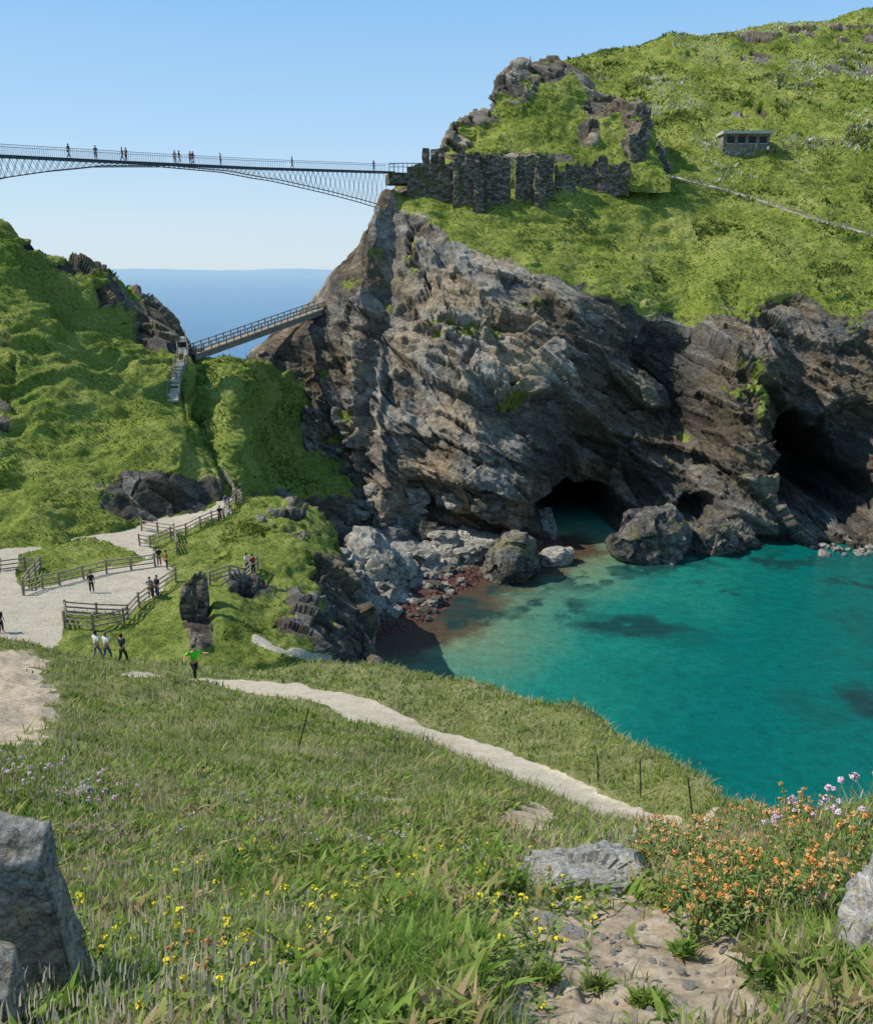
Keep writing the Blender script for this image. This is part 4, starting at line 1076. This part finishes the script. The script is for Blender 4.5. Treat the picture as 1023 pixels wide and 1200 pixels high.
# ================================================ FLOWERS
def flower_meshes(kind,seed):
    r=random.Random(seed); segs=[]; heads=[]
    nst={'vetch':6,'thrift':1,'yellow':2,'umbel':2}[kind]
    for k in range(nst):
        a=r.uniform(0,6.28); rad=r.uniform(0,.06) if kind!='thrift' else .005
        h=r.uniform(.08,.23) if kind!='yellow' else r.uniform(.06,.15)
        if kind=='thrift': h=r.uniform(.16,.28)
        b=np.array([0,0,-.04]); t=np.array([math.cos(a)*rad*2.2+r.uniform(-.02,.02),math.sin(a)*rad*2.2+r.uniform(-.02,.02),h])
        m=(b+t)/2+[r.uniform(-.01,.01),0,.01]; segs+=[(b,m,.0016),(m,t,.0013)]; heads.append((t,a))
        for q in range(8 if kind!='thrift' else 0):
            b2=b+(t-b)*r.uniform(.2,.95); segs.append((b2,b2+[r.uniform(-.025,.025),r.uniform(-.025,.025),r.uniform(.0,.018)],(.005,.0006)))
    o=beams('stem',segs,.0015,None); st=o.data; bpy.data.objects.remove(o)
    n0=len(st.vertices); c0=np.zeros(n0*3,np.float32); st.vertices.foreach_get('co',c0); q0=np.array([list(p.vertices) for p in st.polygons])
    co=[];F=[]
    for t,a in heads:
        npet={'vetch':16,'thrift':34,'yellow':10,'umbel':16}[kind]; R_={'vetch':.0135,'thrift':.016,'yellow':.0115,'umbel':.015}[kind]*r.uniform(.7,1.2)
        for q in range(npet):
            v_=Vector((r.gauss(0,1),r.gauss(0,1),abs(r.gauss(0,1))*(1 if kind!='umbel' else .3)-.2)).normalized()
            c=Vector(t)+v_*R_*r.uniform(.5,1); s1=v_.orthogonal().normalized()*R_*.42; s2=v_.cross(s1).normalized()*R_*.42; up=v_*R_*.25
            i=len(co)+n0; co+=[c-s1,c-s2+up,c+s1,c+s2+up]; F.append([i,i+1,i+2,i+3])
    me=raw_mesh('flower',np.concatenate([c0.reshape(-1,3),np.array([list(c) for c in co])]),[q0,np.array(F)],None,False)
    mi=np.zeros(len(q0)+len(F),np.int32); mi[len(q0):]=1; me.polygons.foreach_set('material_index',mi)
    return me
M_STEM=plain('green_stem',(.17,.23,.06),.8,.3,20)
FM={'vetch':[plain('orange_petals',(.76,.34,.09),.8,.5,60),plain('faded_orange_petals',(.68,.42,.17),.8,.5,60)],'thrift':[plain('pink_petals',(.82,.62,.69),.8,.3,60)],'yellow':[plain('yellow_petals',(.82,.68,.05),.7,.2,60)],'umbel':[plain('cream_petals',(.70,.58,.55),.8,.3,60)]}
LB={'vetch':('orange_wildflower','clump of orange wildflowers on thin stems'),'thrift':('thrift_flower','pale pink round thrift flower on a thin stem'),'yellow':('yellow_wildflower','small yellow wildflowers in the grass'),'umbel':('cream_wildflower','faded cream-pink wildflower heads in the grass')}
FV={k:[flower_meshes(k,s) for s in range(6)] for k in FM}
for k in FV:
    for i,m in enumerate(FV[k]): m.materials.append(M_STEM); m.materials.append(FM[k][i%len(FM[k])])
def flowers(kind,N,regions,sc=(.8,1.3),lift=.0):
    c=0; tries=0
    while c<N and tries<N*10:
        tries+=1
        (cx,cy,rx,ry)=random.choice(regions); x=random.gauss(cx,rx*.5); y=random.gauss(cy,ry*.5)
        p=hit(x,y,[B_FG])
        if p is None or p.y>16: continue
        nm,lb=LB[kind]; s=random.uniform(*sc)
        add(nm,random.choice(FV[kind]),label=lb,category='flower',group=nm.replace('_',' ')+'s in the grass',loc=(p.x,p.y,p.z+lift*random.random()),rotz=random.random()*6,scale=s); c+=1
flowers('vetch',95,[(840,1035,90,50),(880,1080,80,45),(790,1010,60,35),(900,1000,90,45),(830,1100,50,35),(970,1050,70,50),(860,985,80,25),(940,980,70,25)],(.8,1.6),.06)
flowers('vetch',14,[(480,1050,60,40),(560,1040,60,30),(240,1160,60,40),(640,1040,40,30)],(.5,.9),.02)
flowers('thrift',22,[(960,988,45,25),(1000,978,40,25),(930,998,35,20)],(1.1,1.8),.06)
flowers('thrift',44,[(60,935,80,22),(20,925,50,20),(110,955,50,16)],(1.1,1.6),.06)
flowers('umbel',70,[(60,945,80,25),(420,1000,120,50),(300,960,100,40),(150,1000,90,40)],(.9,1.4),.06)
flowers('yellow',120,[(520,1010,100,40),(470,1080,140,70),(150,1150,120,70),(640,1110,40,70),(600,1060,80,60),(250,1170,140,50),(350,1100,140,80),(100,1040,90,70),(300,1060,160,70)],(.8,1.5),.06)
def tussock(px_,py_,r_,N,cols_,label,hs=.22):
    p=hit(px_,py_,[B_FG]); a=rng.random(N)*6.28; rr=r_*np.sqrt(rng.random(N))*(1+.25*np.sin(a*3+px_)+.15*np.sin(a*7+py_))
    P=np.stack([p.x+rr*np.cos(a),p.y+rr*np.sin(a)*.8,np.full(N,p.z)],-1)
    P[:,2]=p.z-(P[:,1]-p.y)*.62
    H=hs*(.4+.8*rng.random(N))*(1-.5*(rr/r_/1.4)**2); Wd=.004+.005*rng.random(N)
    C=pal(P,N,.3,cols_,300+int(px_))
    b=blades(P,H,Wd,1.8,C*.8,C*1.15)
    M_=N//2; k=rng.choice(N,M_); Pl=P[k].copy(); Pl[:,2]+=H[k]*rng.random(M_)*.9; Hl=.012+.025*rng.random(M_)
    Cl=pal(Pl,M_,.2,cols_,301+int(px_)); l=blades(Pl,Hl,Hl*.6,2.5,Cl*.9,Cl*1.1); o=len(b[0])
    me=raw_mesh('grass_tussock',np.concatenate([b[0],l[0]]),[np.concatenate([b[1],l[1]+o]),np.concatenate([b[2],l[2]+o])],None,False,np.concatenate([b[3],l[3]]))
    add('grass_tussock',me,M_LEAF,label=label,category='plant',group='leafy tussocks on the slope')
tg=[(.055,.12,.02),(.115,.205,.034),(.20,.29,.055),(.32,.36,.12)]
for (x,y,r_,N) in [(430,1150,.22,3800),(515,1130,.22,4500),(470,1080,.18,2200),(300,1120,.14,1500),(200,1130,.15,1500),(140,1190,.12,1000),(960,1120,.18,2000),(1000,1060,.22,2000),(860,1060,.14,800),(920,1030,.2,1500),(1010,1020,.25,1800),(250,1030,.2,1200),(440,1010,.2,1200),(760,1180,.05,220),(700,1160,.04,150),(800,1120,.05,220),(640,1150,.05,200)]:
    tussock(x,y,r_,N,tg,'dense green leafy tussock on the slope',.13 if r_>.06 else .06)
print('done',time.time()-T0)
